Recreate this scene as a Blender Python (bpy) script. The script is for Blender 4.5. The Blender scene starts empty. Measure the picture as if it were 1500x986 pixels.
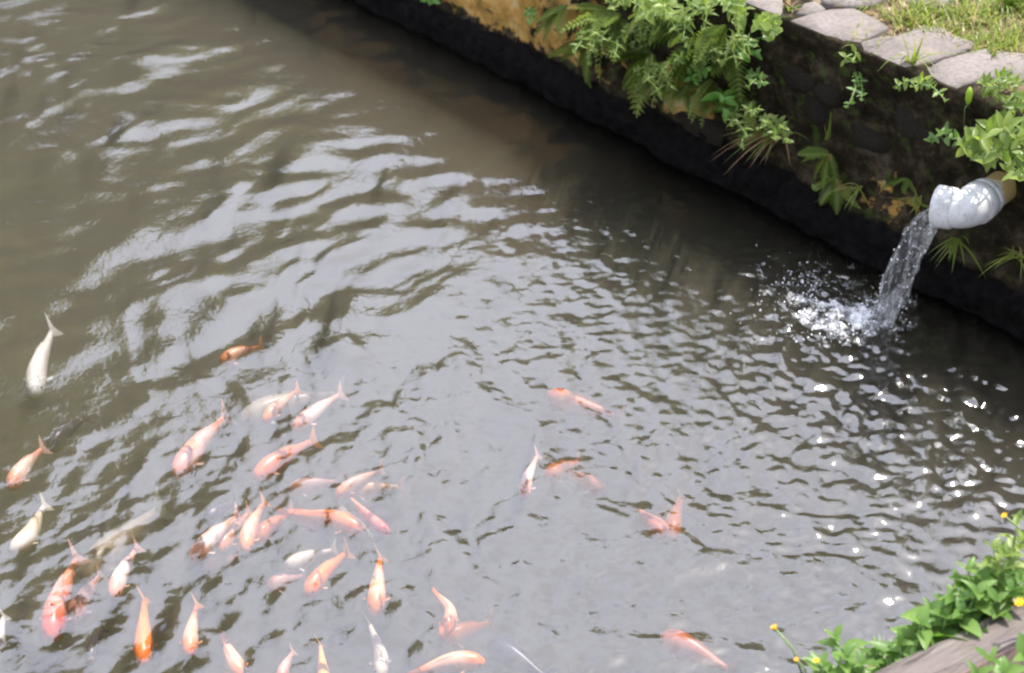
import bpy, math, random
import numpy as np
from mathutils import Vector, Matrix

random.seed(7)
RNG = np.random.default_rng(11)
scene = bpy.context.scene
COL = scene.collection
R = math.radians

# ------------------------------------------------------------------ camera
CAM = np.array([0.0, 0.0, 2.4])
PITCH = R(38.0)
FPX = 2242.0                       # focal length in pixels of the 1500 px wide photograph
cam_d = bpy.data.cameras.new('camera')
cam = bpy.data.objects.new('camera', cam_d)
COL.objects.link(cam)
cam.location = CAM
cam.rotation_euler = (math.pi / 2 - PITCH, 0, 0)
cam_d.sensor_width = 36.0
cam_d.lens = FPX / 1500 * 36
cam_d.clip_start = 0.05
cam_d.clip_end = 500
cam_d.dof.use_dof = True
cam_d.dof.focus_distance = 3.3
cam_d.dof.aperture_fstop = 4.0
scene.camera = cam

# ------------------------------------------------------------------ sky, sun, exposure
SUN_EL, SUN_AZ = R(64), R(49)      # azimuth to the right of the viewing direction (+Y)
world = bpy.data.worlds.new('World')
scene.world = world
world.use_nodes = True
wn = world.node_tree
sky = wn.nodes.new('ShaderNodeTexSky')
sky.sky_type = 'NISHITA'
sky.sun_disc = False
sky.sun_elevation = SUN_EL
sky.sun_rotation = SUN_AZ
sky.dust_density = 3.0
sky.air_density = 1.0
sky.ozone_density = 3.0
bg = wn.nodes['Background']
bg.inputs[1].default_value = 0.15
# thin bright cloud over the whole sky, with bluer gaps
tcw = wn.nodes.new('ShaderNodeTexCoord')
mpw = wn.nodes.new('ShaderNodeMapping'); mpw.inputs['Scale'].default_value = (1, 1, 1.6)
wn.links.new(tcw.outputs['Generated'], mpw.inputs[0])
cn = wn.nodes.new('ShaderNodeTexNoise'); cn.inputs['Scale'].default_value = 2.6; cn.inputs['Detail'].default_value = 6; cn.inputs['Roughness'].default_value = 0.55
wn.links.new(mpw.outputs[0], cn.inputs['Vector'])
cr_ = wn.nodes.new('ShaderNodeValToRGB')
cr_.color_ramp.elements[0].position = 0.34; cr_.color_ramp.elements[0].color = (0.30, 0.30, 0.30, 1)
cr_.color_ramp.elements[1].position = 0.60; cr_.color_ramp.elements[1].color = (0.92, 0.92, 0.92, 1)
wn.links.new(cn.outputs['Fac'], cr_.inputs[0])
cm = wn.nodes.new('ShaderNodeMix'); cm.data_type = 'RGBA'
wn.links.new(cr_.outputs[0], cm.inputs[0]); wn.links.new(sky.outputs[0], cm.inputs[6]); cm.inputs[7].default_value = (13.2, 13.8, 16.6, 1)
wn.links.new(cm.outputs[2], bg.inputs[0])

sun_d = bpy.data.lights.new('sun', 'SUN')
sun_d.energy = 5.0
sun_d.angle = R(0.53)
sun_d.color = (1.0, 0.95, 0.87)
sun = bpy.data.objects.new('sun', sun_d)
COL.objects.link(sun)
sdir = Vector((math.sin(SUN_AZ) * math.cos(SUN_EL), math.cos(SUN_AZ) * math.cos(SUN_EL), math.sin(SUN_EL)))
sun.rotation_euler = sdir.to_track_quat('Z', 'Y').to_euler()
sun.location = sdir * 20

scene.view_settings.view_transform = 'Standard'
scene.view_settings.look = 'None'
scene.view_settings.gamma = 1.0
scene.view_settings.exposure = 0.95
scene.render.engine = 'CYCLES'
cy = scene.cycles
cy.use_denoising = True
cy.max_bounces = 8
cy.diffuse_bounces = 3
cy.glossy_bounces = 4
cy.transmission_bounces = 8
cy.transparent_max_bounces = 12
cy.volume_bounces = 1
cy.sample_clamp_indirect = 4.0
cy.sample_clamp_direct = 0.0
cy.filter_width = 2.2

# ------------------------------------------------------------------ geometry of the place
fwd = np.array([0, math.cos(PITCH), -math.sin(PITCH)])
cup = np.array([0, math.sin(PITCH), math.cos(PITCH)])
def ray(x, y): return np.array([(x - 750) / FPX, 0, 0]) + fwd + cup * (493 - y) / FPX
def pz(x, y, z=0.0):
    d = ray(x, y); return CAM + d * ((z - CAM[2]) / d[2])
WB = pz(1500, 490)
U = WB - pz(690, 85); U /= np.linalg.norm(U)          # along the wall, towards the viewer
N = np.array([U[1], -U[0], 0.0])
if N @ (CAM - WB) < 0: N = -N                          # out of the wall, over the pond
H = 0.57                                               # top of the wall above the water
def pw(x, y, off=0.0):
    d = ray(x, y); return CAM + d * (((WB - CAM) @ N + off) / (d @ N))
def W(s, n, z): return WB + U * s + N * n + np.array([0, 0, z])
def sn(p): return (np.asarray(p) - WB) @ U, (np.asarray(p) - WB) @ N
def V(a): return Vector((float(a[0]), float(a[1]), float(a[2])))

# ------------------------------------------------------------------ noise
class Noise2:
    def __init__(self, seed, n=256):
        self.g = np.random.default_rng(seed).random((n, n)); self.n = n
    def __call__(self, x, y):
        x = np.asarray(x, float); y = np.asarray(y, float)
        xi = np.floor(x).astype(int); yi = np.floor(y).astype(int)
        fx = x - xi; fy = y - yi
        fx = fx * fx * (3 - 2 * fx); fy = fy * fy * (3 - 2 * fy)
        n = self.n; g = self.g
        a = g[xi % n, yi % n]; b = g[(xi + 1) % n, yi % n]
        c = g[xi % n, (yi + 1) % n]; d = g[(xi + 1) % n, (yi + 1) % n]
        return (a * (1 - fx) + b * fx) * (1 - fy) + (c * (1 - fx) + d * fx) * fy * 1.0
    def fbm(self, x, y, o=4):
        s = 0; a = 0.5
        for i in range(o):
            s = s + a * self(x * 2 ** i + 17 * i, y * 2 ** i + 5 * i); a *= 0.5
        return s / (1 - 0.5 ** o)
N1, N2, N3, N4 = Noise2(1), Noise2(2), Noise2(3), Noise2(4)

# ------------------------------------------------------------------ object helpers
def link(o, parent=None, loc=None):
    COL.objects.link(o)
    if parent is not None: o.parent = parent
    if loc is not None: o.location = loc
    return o
def tag(o, label=None, cat=None, group=None, kind=None):
    if label: o['label'] = label
    if cat: o['category'] = cat
    if group: o['group'] = group
    if kind: o['kind'] = kind
    return o
def empty(name, loc, label=None, cat=None, group=None):
    o = bpy.data.objects.new(name, None); o.empty_display_size = 0.05
    link(o, None, V(loc)); return tag(o, label, cat, group)
def mesh(name, verts, faces, mats=None, smooth=True, midx=None):
    me = bpy.data.meshes.new(name)
    me.from_pydata([tuple(map(float, v)) for v in verts], [], [tuple(map(int, f)) for f in faces])
    if mats is not None:
        for m in (mats if isinstance(mats, (list, tuple)) else [mats]): me.materials.append(m)
    if smooth: me.polygons.foreach_set('use_smooth', [True] * len(me.polygons))
    if midx is not None: me.polygons.foreach_set('material_index', midx)
    me.update(); return me
def obj(name, me, parent=None, loc=None): return link(bpy.data.objects.new(name, me), parent, loc)
def gridmesh(name, P, mats):
    """P: (a,b,3) array"""
    a, b = P.shape[:2]
    me = bpy.data.meshes.new(name)
    me.vertices.add(a * b); me.vertices.foreach_set('co', P.reshape(-1).astype(np.float32))
    i = np.arange(a * b).reshape(a, b)
    q = np.stack([i[:-1, :-1], i[1:, :-1], i[1:, 1:], i[:-1, 1:]], -1).reshape(-1, 4)
    me.loops.add(q.size); me.loops.foreach_set('vertex_index', q.reshape(-1).astype(np.int32))
    me.polygons.add(len(q))
    me.polygons.foreach_set('loop_start', (np.arange(len(q)) * 4).astype(np.int32))
    me.polygons.foreach_set('use_smooth', np.ones(len(q), bool))
    for m in (mats if isinstance(mats, (list, tuple)) else [mats]): me.materials.append(m)
    me.update(); me.validate(); return me
def fattr(me, name, vals):
    a = me.attributes.new(name, 'FLOAT', 'POINT'); a.data.foreach_set('value', np.asarray(vals, np.float32).reshape(-1))
class MB:
    """collects simple pieces into one mesh"""
    def __init__(self): self.v = []; self.f = []; self.m = []
    def add(self, vs, fs, mi=0):
        o = len(self.v); self.v += [tuple(map(float, p)) for p in vs]
        self.f += [tuple(i + o for i in f) for f in fs]; self.m += [mi] * len(fs)
    def tube(self, pts, rad, k=6, mi=0, cap=True):
        pts = [np.asarray(p, float) for p in pts]; n = len(pts)
        if np.isscalar(rad): rad = [rad] * n
        vs = []; ref = None
        for i, p in enumerate(pts):
            t = pts[min(i + 1, n - 1)] - pts[max(i - 1, 0)]; t = t / (np.linalg.norm(t) + 1e-9)
            if ref is None:
                ref = np.cross(t, [0.3, 0.2, 0.9]); ref /= np.linalg.norm(ref) + 1e-9
            ref = ref - t * (ref @ t); ref /= np.linalg.norm(ref) + 1e-9
            b = np.cross(t, ref)
            for j in range(k):
                a = 2 * math.pi * j / k; vs.append(p + rad[i] * (math.cos(a) * ref + math.sin(a) * b))
        fs = [(i * k + j, i * k + (j + 1) % k, (i + 1) * k + (j + 1) % k, (i + 1) * k + j) for i in range(n - 1) for j in range(k)]
        if cap: fs += [tuple(range(k))[::-1], tuple((n - 1) * k + j for j in range(k))]
        self.add(vs, fs, mi)
    def build(self, name, mats, parent=None, loc=None, smooth=True):
        v = self.v
        if loc is not None: v = [(a[0] - loc[0], a[1] - loc[1], a[2] - loc[2]) for a in v]
        me = mesh(name, v, self.f, mats, smooth, self.m)
        return obj(name, me, parent)

# ------------------------------------------------------------------ materials
def newmat(name):
    m = bpy.data.materials.new(name); m.use_nodes = True
    nt = m.node_tree; b = nt.nodes['Principled BSDF']; return m, nt, b
def nd(nt, t, **k):
    n = nt.nodes.new('ShaderNode' + t)
    for a, v in k.items(): setattr(n, a, v)
    return n
def noise(nt, scale, detail=4, rough=0.55, vec=None, dist=0.0):
    n = nd(nt, 'TexNoise'); n.inputs['Scale'].default_value = scale; n.inputs['Detail'].default_value = detail
    n.inputs['Roughness'].default_value = rough; n.inputs['Distortion'].default_value = dist
    if vec is not None: nt.links.new(vec, n.inputs['Vector'])
    return n.outputs['Fac']
def ramp(nt, fac, stops, interp='LINEAR'):
    r = nd(nt, 'ValToRGB'); r.color_ramp.interpolation = interp
    e = r.color_ramp.elements
    while len(e) > 1: e.remove(e[-1])
    e[0].position = stops[0][0]; e[0].color = (*stops[0][1], 1)
    for p, c in stops[1:]:
        x = e.new(p); x.color = (*c, 1)
    if fac is not None: nt.links.new(fac, r.inputs[0])
    return r.outputs[0]
def gray(*st): return [(p, (v, v, v)) for p, v in st]
def mixc(nt, fac, a, b, mode='MIX'):
    n = nd(nt, 'Mix', data_type='RGBA', blend_type=mode)
    if isinstance(fac, (int, float)): n.inputs[0].default_value = fac
    else: nt.links.new(fac, n.inputs[0])
    for i, c in ((6, a), (7, b)):
        if isinstance(c, tuple): n.inputs[i].default_value = (*c, 1)
        else: nt.links.new(c, n.inputs[i])
    return n.outputs[2]
def math_(nt, op, a, b=None):
    n = nd(nt, 'Math', operation=op)
    for i, c in ((0, a), (1, b)):
        if c is None: continue
        if isinstance(c, (int, float)): n.inputs[i].default_value = c
        else: nt.links.new(c, n.inputs[i])
    return n.outputs[0]
def attr(nt, name):
    n = nd(nt, 'Attribute'); n.attribute_name = name; return n.outputs['Fac']
def objco(nt): return nd(nt, 'TexCoord').outputs['Object']
def bump(nt, b, h, strength=0.5, dist=0.01):
    n = nd(nt, 'Bump'); n.inputs['Strength'].default_value = strength; n.inputs['Distance'].default_value = dist
    nt.links.new(h, n.inputs['Height']); nt.links.new(n.outputs[0], b.inputs['Normal'])

def leaf_mat(name, c1, c2, trans=0.55, rough=0.4, dry=None):
    m, nt, b = newmat(name)
    oi = nd(nt, 'ObjectInfo')
    f = noise(nt, 30, 3, vec=objco(nt))
    f2 = math_(nt, 'ADD', math_(nt, 'MULTIPLY', f, 0.6), math_(nt, 'MULTIPLY', oi.outputs['Random'], 0.55))
    c = ramp(nt, f2, [(0.2, c1), (0.8, c2)])
    if dry:
        d = ramp(nt, noise(nt, 9, 2, vec=nd(nt, 'NewGeometry').outputs['Position']), gray((0.62, 0), (0.68, 1)))
        c = mixc(nt, d, c, dry)
    nt.links.new(c, b.inputs['Base Color']); b.inputs['Roughness'].default_value = rough
    b.inputs['Specular IOR Level'].default_value = 0.4
    t = nd(nt, 'BsdfTranslucent')
    tc = mixc(nt, 1.0, c, (1.15, 1.2, 0.55), 'MULTIPLY'); nt.links.new(tc, t.inputs[0])
    mx = nd(nt, 'MixShader'); mx.inputs[0].default_value = trans
    nt.links.new(b.outputs[0], mx.inputs[1]); nt.links.new(t.outputs[0], mx.inputs[2])
    nt.links.new(mx.outputs[0], nt.nodes['Material Output'].inputs[0])
    return m
M = {}
M['leaf'] = leaf_mat('broad_leaf', (0.08, 0.17, 0.035), (0.19, 0.31, 0.08))
M['leaf_pale'] = leaf_mat('pale_leaf', (0.08, 0.15, 0.028), (0.25, 0.32, 0.08))
M['fern'] = leaf_mat('fern_green', (0.07, 0.13, 0.025), (0.22, 0.28, 0.07), dry=(0.26, 0.22, 0.08))
M['grass'] = leaf_mat('grass_blade', (0.12, 0.20, 0.035), (0.26, 0.30, 0.07), dry=(0.30, 0.27, 0.12))
M['moss'] = leaf_mat('moss_green', (0.05, 0.14, 0.015), (0.10, 0.22, 0.03), trans=0.2)
M['dry'] = leaf_mat('dry_leaf', (0.20, 0.12, 0.055), (0.36, 0.26, 0.14), trans=0.25)
M['tree_leaf'] = leaf_mat('tree_foliage', (0.13, 0.15, 0.018), (0.27, 0.27, 0.045), trans=0.5)
M['stem'] = leaf_mat('green_stem', (0.12, 0.2, 0.06), (0.18, 0.24, 0.09), trans=0.1)
def plain(name, c, rough=0.6, nscale=40, var=0.3, bstr=0.3, bd=0.003):
    m, nt, b = newmat(name)
    f = noise(nt, nscale, 5, vec=objco(nt))
    lo = tuple(x * (1 - var) for x in c); hi = tuple(min(1, x * (1 + var)) for x in c)
    nt.links.new(ramp(nt, f, [(0.3, lo), (0.7, hi)]), b.inputs['Base Color'])
    b.inputs['Roughness'].default_value = rough; b.inputs['Specular IOR Level'].default_value = 0.1
    if bstr: bump(nt, b, f, bstr, bd)
    return m
M['bark'] = plain('tree_bark', (0.09, 0.07, 0.05), 0.9, 12)
M['petal'] = plain('yellow_petal', (0.75, 0.36, 0.02), 0.6, 60)
M['soil'] = plain('soil', (0.12, 0.085, 0.055), 0.95, 18, 0.5, 0.8, 0.02)

def wall_material():
    m, nt, b = newmat('mossy_wall')
    pos = objco(nt)
    base = ramp(nt, noise(nt, 16, 8, 0.75, pos), [(0.3, (0.004, 0.004, 0.003)), (0.5, (0.020, 0.016, 0.010)), (0.75, (0.085, 0.066, 0.046))])
    lich = ramp(nt, noise(nt, 14, 5, 0.6, pos), [(0.3, (0.10, 0.075, 0.03)), (0.5, (0.30, 0.17, 0.045)), (0.62, (0.36, 0.24, 0.09)), (0.8, (0.34, 0.30, 0.25))])
    lf = attr(nt, 'lichen')
    edge = noise(nt, 22, 5, 0.6, pos)
    lm = ramp(nt, math_(nt, 'ADD', lf, math_(nt, 'MULTIPLY', math_(nt, 'SUBTRACT', edge, 0.5), 1.3)), gray((0.42, 0), (0.56, 1)))
    c = mixc(nt, lm, base, lich)
    gr = ramp(nt, noise(nt, 26, 4, 0.6, pos), gray((0.55, 0), (0.66, 0.55)))
    c = mixc(nt, math_(nt, 'MULTIPLY', gr, attr(nt, 'moss')), c, (0.05, 0.085, 0.016))
    drip = noise(nt, 1.0, 4, 0.6, None)
    wet = ramp(nt, math_(nt, 'ADD', attr(nt, 'wet'), math_(nt, 'MULTIPLY', math_(nt, 'SUBTRACT', noise(nt, 30, 4, 0.6, pos), 0.5), 0.9)), gray((0.4, 0), (0.6, 1)))
    wc = ramp(nt, noise(nt, 40, 4, 0.6, pos), [(0.3, (0.002, 0.002, 0.002)), (0.7, (0.008, 0.007, 0.007))])
    c = mixc(nt, wet, c, wc)
    nt.links.new(c, b.inputs['Base Color'])
    nt.links.new(ramp(nt, wet, gray((0, 0.9), (1, 0.8))), b.inputs['Roughness'])
    b.inputs['Specular IOR Level'].default_value = 0.03
    hgt = noise(nt, 45, 8, 0.7, pos); bump(nt, b, hgt, 0.9, 0.012)
    return m
M['wall'] = wall_material()

def stone_material(name, ca, cb, cc):
    m, nt, b = newmat(name)
    pos = objco(nt); oi = nd(nt, 'ObjectInfo')
    ofs = nd(nt, 'VectorMath', operation='ADD')
    nt.links.new(pos, ofs.inputs[0]); nt.links.new(oi.outputs['Random'], ofs.inputs[1])
    c = ramp(nt, noise(nt, 7, 7, 0.62, ofs.outputs[0]), [(0.28, ca), (0.5, cb), (0.75, cc)])
    sp = ramp(nt, noise(nt, 90, 3, 0.5, ofs.outputs[0]), gray((0.35, 0.72), (0.6, 1.08)))
    c = mixc(nt, 0.8, c, sp, 'MULTIPLY')
    st = ramp(nt, noise(nt, 5, 4, 0.6, ofs.outputs[0], 0.6), gray((0.58, 0), (0.72, 0.6)))
    c = mixc(nt, st, c, (0.20, 0.15, 0.10))
    nt.links.new(c, b.inputs['Base Color']); b.inputs['Roughness'].default_value = 0.85
    bump(nt, b, noise(nt, 35, 7, 0.65, ofs.outputs[0]), 0.5, 0.008)
    return m
M['flag'] = stone_material('flagstone', (0.068, 0.056, 0.049), (0.128, 0.108, 0.098), (0.18, 0.155, 0.142))
M['rubble'] = plain('wall_stone', (0.030, 0.025, 0.019), 0.95, 22, 0.9, 0.9, 0.02)
M['brick'] = stone_material('orange_stone', (0.22, 0.13, 0.05), (0.36, 0.23, 0.10), (0.42, 0.33, 0.2))

def pvc_material():
    m, nt, b = newmat('grey_pvc')
    pos = objco(nt)
    c = ramp(nt, noise(nt, 18, 6, 0.65, pos), [(0.3, (0.30, 0.30, 0.30)), (0.5, (0.48, 0.485, 0.495)), (0.7, (0.56, 0.565, 0.58))])
    spk = ramp(nt, noise(nt, 70, 4, 0.7, pos), gray((0.53, 0), (0.66, 0.7)))
    dm = math_(nt, 'MULTIPLY', spk, attr(nt, 'dirt'))
    c = mixc(nt, dm, c, (0.10, 0.085, 0.05))
    st = ramp(nt, math_(nt, 'ADD', attr(nt, 'stain'), math_(nt, 'MULTIPLY', math_(nt, 'SUBTRACT', noise(nt, 25, 4, 0.6, pos), 0.5), 0.8)), gray((0.45, 0), (0.7, 1)))
    c = mixc(nt, st, c, (0.26, 0.19, 0.07))
    nt.links.new(c, b.inputs['Base Color']); b.inputs['Roughness'].default_value = 0.42
    bump(nt, b, noise(nt, 60, 4, 0.6, pos), 0.12, 0.003)
    return m
M['pvc'] = pvc_material()

def wood_material(name, ca, cb, cc):
    m, nt, b = newmat(name)
    mp = nd(nt, 'Mapping'); nt.links.new(objco(nt), mp.inputs[0]); mp.inputs['Scale'].default_value = (1.6, 16, 16)
    mp2 = nd(nt, 'Mapping'); nt.links.new(objco(nt), mp2.inputs[0]); mp2.inputs['Scale'].default_value = (4, 14, 14)
    g = noise(nt, 5, 8, 0.7, mp.outputs[0], 0.4)
    c = ramp(nt, g, [(0.3, ca), (0.5, cb), (0.7, cc)])
    cr = ramp(nt, noise(nt, 3.2, 3, 0.5, mp.outputs[0]), gray((0.36, 1), (0.41, 0)))
    c = mixc(nt, math_(nt, 'MULTIPLY', cr, 0.85), c, (0.03, 0.022, 0.02))
    bl = ramp(nt, noise(nt, 2.5, 4, 0.6, mp2.outputs[0]), gray((0.56, 0), (0.66, 0.75)))
    c = mixc(nt, bl, c, (0.07, 0.055, 0.06))
    nt.links.new(c, b.inputs['Base Color']); b.inputs['Roughness'].default_value = 0.8
    bump(nt, b, math_(nt, 'SUBTRACT', g, cr), 0.7, 0.004)
    return m
M['wood_grey'] = wood_material('weathered_wood', (0.055, 0.042, 0.037), (0.105, 0.085, 0.077), (0.165, 0.14, 0.13))
M['wood_pink'] = wood_material('brown_wood', (0.10, 0.065, 0.05), (0.20, 0.14, 0.115), (0.28, 0.20, 0.17))

def water_material():
    m = bpy.data.materials.new('pond_water'); m.use_nodes = True
    nt = m.node_tree; nt.nodes.remove(nt.nodes['Principled BSDF'])
    out = nt.nodes['Material Output']
    pos = nd(nt, 'NewGeometry').outputs['Position']
    bp = nd(nt, 'Bump'); bp.inputs['Strength'].default_value = 1.0; bp.inputs['Distance'].default_value = 1.0
    mp = nd(nt, 'Mapping'); nt.links.new(pos, mp.inputs[0]); mp.inputs['Scale'].default_value = (1, 1, 0.0)
    h1 = math_(nt, 'ADD', math_(nt, 'MULTIPLY', noise(nt, 38, 2, 0.5, mp.outputs[0], 0.8), 0.0009), math_(nt, 'MULTIPLY', noise(nt, 95, 2, 0.5, mp.outputs[0], 0.5), 0.00035))
    nt.links.new(h1, bp.inputs['Height'])
    fr = nd(nt, 'Fresnel'); fr.inputs[0].default_value = WATER_IOR
    nt.links.new(bp.outputs[0], fr.inputs['Normal'])
    gl = nd(nt, 'BsdfGlossy'); gl.inputs['Roughness'].default_value = 0.055
    nt.links.new(bp.outputs[0], gl.inputs['Normal'])
    tr = nd(nt, 'BsdfTransparent')
    mx = nd(nt, 'MixShader'); nt.links.new(fr.outputs[0], mx.inputs[0])
    nt.links.new(tr.outputs[0], mx.inputs[1]); nt.links.new(gl.outputs[0], mx.inputs[2])
    nt.links.new(mx.outputs[0], out.inputs['Surface'])
    vs = nd(nt, 'VolumeScatter'); vs.inputs['Color'].default_value = (1.0, 0.92, 0.67, 1); vs.inputs['Density'].default_value = MURK * ALB
    try: vs.inputs['Anisotropy'].default_value = 0.0
    except Exception: pass
    va = nd(nt, 'VolumeAbsorption'); va.inputs['Color'].default_value = (0, 0, 0, 1); va.inputs['Density'].default_value = MURK * (1 - ALB)
    ad = nd(nt, 'AddShader'); nt.links.new(vs.outputs[0], ad.inputs[0]); nt.links.new(va.outputs[0], ad.inputs[1])
    nt.links.new(ad.outputs[0], out.inputs['Volume'])
    return m
WATER_IOR = 2.0
MURK = 4.5
ALB = 0.315
M['water'] = water_material()

# ------------------------------------------------------------------ water of the pond
SPL = pz(1291, 474, 0.0)                       # where the jet lands
def wave_height(x, y):
    h = np.zeros_like(x)
    rg = np.random.default_rng(5)
    dx = x - SPL[0]; dy = y - SPL[1]; r = np.sqrt(dx * dx + dy * dy) + 1e-3
    warp = (N1.fbm(x * 2.2 + 9, y * 2.2 + 4, 3) - 0.5)
    warp2 = (N2.fbm(x * 5 + 3, y * 5 + 8, 3) - 0.5)
    patch = 0.55 + 0.9 * N3(x * 1.6 + 3, y * 1.6 + 1)
    st_ = np.clip((y - 3.3) / 0.7, 0, 1)
    # rings running out from the jet, broken up by warping
    for lam, sl in ((0.042, 0.022), (0.06, 0.028), (0.09, 0.030), (0.14, 0.026), (0.24, 0.024)):
        k = 2 * math.pi / lam
        am = sl / k * patch / (0.55 + 0.45 * r) * (1 - 0.75 * st_ * (lam < 0.08)) * (1.0 if lam > 0.1 else np.exp(-np.maximum(r - 1.2, 0) * 1.5))
        h += am * np.sin(k * (r + warp * 0.55 + warp2 * 0.10) + rg.random() * 6.3)
    # wind and fish ripples from many directions: short chop near the jet, longer swell far off
    base = math.atan2(0.78, -0.62)
    near = np.exp(-(r / 0.7) ** 2)
    st = np.clip((y - 2.65 - 0.45 * np.clip(x, -1.2, 1.2)) / 0.9, 0, 1); st = st * st * (3 - 2 * st) * np.clip((r - 0.7) / 0.5, 0, 1)
    amp_s = (0.0165 * (1 - st) + 0.0020 * st + 0.015 * near) * np.minimum(0.36 + 2.2 * N4.fbm(x * 2.6 + 2, y * 2.6 + 7, 3) ** 2.0, 1.0)
    gp = pz(1440, 620); amp_s = amp_s + 0.036 * np.exp(-((x - gp[0]) ** 2 + (y - gp[1]) ** 2) / 0.32 ** 2)
    gp = pz(1270, 770); amp_s = amp_s + 0.008 * np.exp(-((x - gp[0]) ** 2 + (y - gp[1]) ** 2) / 0.2 ** 2)
    amp_l = (0.0075 + 0.0060 * st) * patch
    for i in range(44):
        lam = 0.022 * (0.11 / 0.022) ** rg.random(); k = 2 * math.pi / lam
        th = base + rg.normal() * 1.0 + (math.pi if rg.random() < 0.35 else 0)
        h += amp_s / k * np.sin(k * (x * math.cos(th) + y * math.sin(th) + warp * 0.14 + warp2 * 0.08) + rg.random() * 6.3)
    for i in range(44):
        lam = 0.095 * (0.45 / 0.095) ** rg.random(); k = 2 * math.pi / lam
        th = base + rg.normal() * 0.5 + (math.pi if rg.random() < 0.3 else 0)
        h += amp_l / k * np.sin(k * (x * math.cos(th) + y * math.sin(th) + warp * 0.24) + rg.random() * 6.3)
    # rings of the fish near the surface
    for fx, fy, am, lam in FISH_RINGS:
        p = pz(fx, fy); q = np.sqrt((x - p[0]) ** 2 + (y - p[1]) ** 2); k = 2 * math.pi / lam
        h += am / k * np.exp(-(q / (2.4 * lam)) ** 2) * np.sin(k * q * (1 + 0.25 * warp) + rg.random() * 6.3)
    # chop where the jet strikes, drifting out to the left of it
    cx, cy_ = SPL[0] - 0.07, SPL[1] + 0.02
    q = np.sqrt((x - cx) ** 2 + ((y - cy_) * 1.1) ** 2)
    ch = np.exp(-(q / 0.17) ** 2)
    h += ch * 0.026 * (N4.fbm(x * 38, y * 38, 3) - 0.5)
    h += np.exp(-(q / 0.55) ** 2) * 0.0052 * (N2.fbm(x * 26 + 5, y * 26, 2) - 0.5)
    return h
FISH_RINGS = [(120, 900, 0.10, 0.11), (300, 900, 0.09, 0.10), (470, 900, 0.11, 0.075), (345, 760, 0.08, 0.07),
              (560, 900, 0.08, 0.07), (60, 840, 0.08, 0.12), (640, 940, 0.06, 0.07), (190, 700, 0.05, 0.09), (500, 760, 0.06, 0.06)]
def axis(lo, f0, f1, hi, fine, coarse):
    return np.concatenate([np.arange(lo, f0, coarse), np.arange(f0, f1, fine), np.arange(f1, hi + coarse, coarse)])
sa = axis(-9.0, -4.0, 0.75, 2.6, 0.005, 0.12)
na = np.concatenate([np.arange(-0.02, 2.75, 0.005), np.arange(2.75, 5.2, 0.12)])
S, NN = np.meshgrid(sa, na, indexing='ij')
X = WB[0] + U[0] * S + N[0] * NN; Y = WB[1] + U[1] * S + N[1] * NN
Z = wave_height(X, Y)
na_, nb_ = X.shape
P = np.stack([X, Y, Z], -1)
me = bpy.data.meshes.new('pond_water')
verts = P.reshape(-1, 3)
idx = np.arange(na_ * nb_).reshape(na_, nb_)
rim = np.concatenate([idx[:, 0], idx[-1, 1:], idx[-2::-1, -1], idx[0, -2:0:-1]])
low = verts[rim].copy(); low[:, 2] = -0.9
allv = np.concatenate([verts, low])
q = np.stack([idx[:-1, :-1], idx[1:, :-1], idx[1:, 1:], idx[:-1, 1:]], -1).reshape(-1, 4)
nr = len(rim); li = np.arange(nr) + len(verts)
sk = np.stack([rim, li, np.roll(li, -1), np.roll(rim, -1)], -1)
quads = np.concatenate([q, sk])
loops = np.concatenate([quads.reshape(-1), li[::-1]])
starts = np.concatenate([np.arange(len(quads)) * 4, [len(quads) * 4]])
me.vertices.add(len(allv)); me.vertices.foreach_set('co', allv.reshape(-1).astype(np.float32))
me.loops.add(len(loops)); me.loops.foreach_set('vertex_index', loops.astype(np.int32))
me.polygons.add(len(starts)); me.polygons.foreach_set('loop_start', starts.astype(np.int32))
sm = np.zeros(len(starts), bool); sm[:len(q)] = True
me.polygons.foreach_set('use_smooth', sm)
me.materials.append(M['water']); me.update(); me.validate()
nv = Vector(me.polygons[0].normal)
if nv.z < 0: me.flip_normals()
water = obj('pond_water', me); tag(water, kind='structure')

# pond bed
bed = mesh('pond_bed', [W(-9.2, -0.3, -0.93), W(2.8, -0.3, -0.93), W(2.8, 5.4, -0.93), W(-9.2, 5.4, -0.93)], [(0, 1, 2, 3)], M['soil'])
tag(obj('pond_bed', bed), kind='structure')

# ------------------------------------------------------------------ the wall along the pond
def wall_depth(s, z):
    d = 0.035 * (N1.fbm(s * 3.1 + 7, z * 3.4 + 2, 4) - 0.5) + 0.035 * (N2.fbm(s * 10, z * 12 + 3, 4) - 0.5) + 0.016 * (N4.fbm(s * 34, z * 34, 2) - 0.5)
    foot = np.clip((0.12 - z + 0.05 * (N3(s * 6, z * 0 + 2) - 0.5)) / 0.05, 0, 1)
    d = d + 0.03 * foot * foot * (3 - 2 * foot)
    top = np.clip((z - 0.50) / 0.04, 0, 1)
    d = d * (1 - top) - 0.012 * (1 - top) + 0.002 * top
    mid = np.exp(-((z - 0.33) / 0.13) ** 2)
    return d - 0.035 * mid * (N4.fbm(s * 2.3 + 1, z * 3 + 9, 2))
ss = np.concatenate([np.arange(-9.2, -3.4, 0.1), np.arange(-3.4, 0.7, 0.016), np.arange(0.7, 2.7, 0.08)])
zz = np.concatenate([[-0.95, -0.5, -0.2], np.arange(-0.06, H - 0.02, 0.014), [H - 0.01, H + 0.004]])
SS, ZZ = np.meshgrid(ss, zz, indexing='ij')
D = wall_depth(SS, ZZ)
P = np.stack([WB[0] + U[0] * SS + N[0] * D, WB[1] + U[1] * SS + N[1] * D, ZZ], -1)
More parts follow.
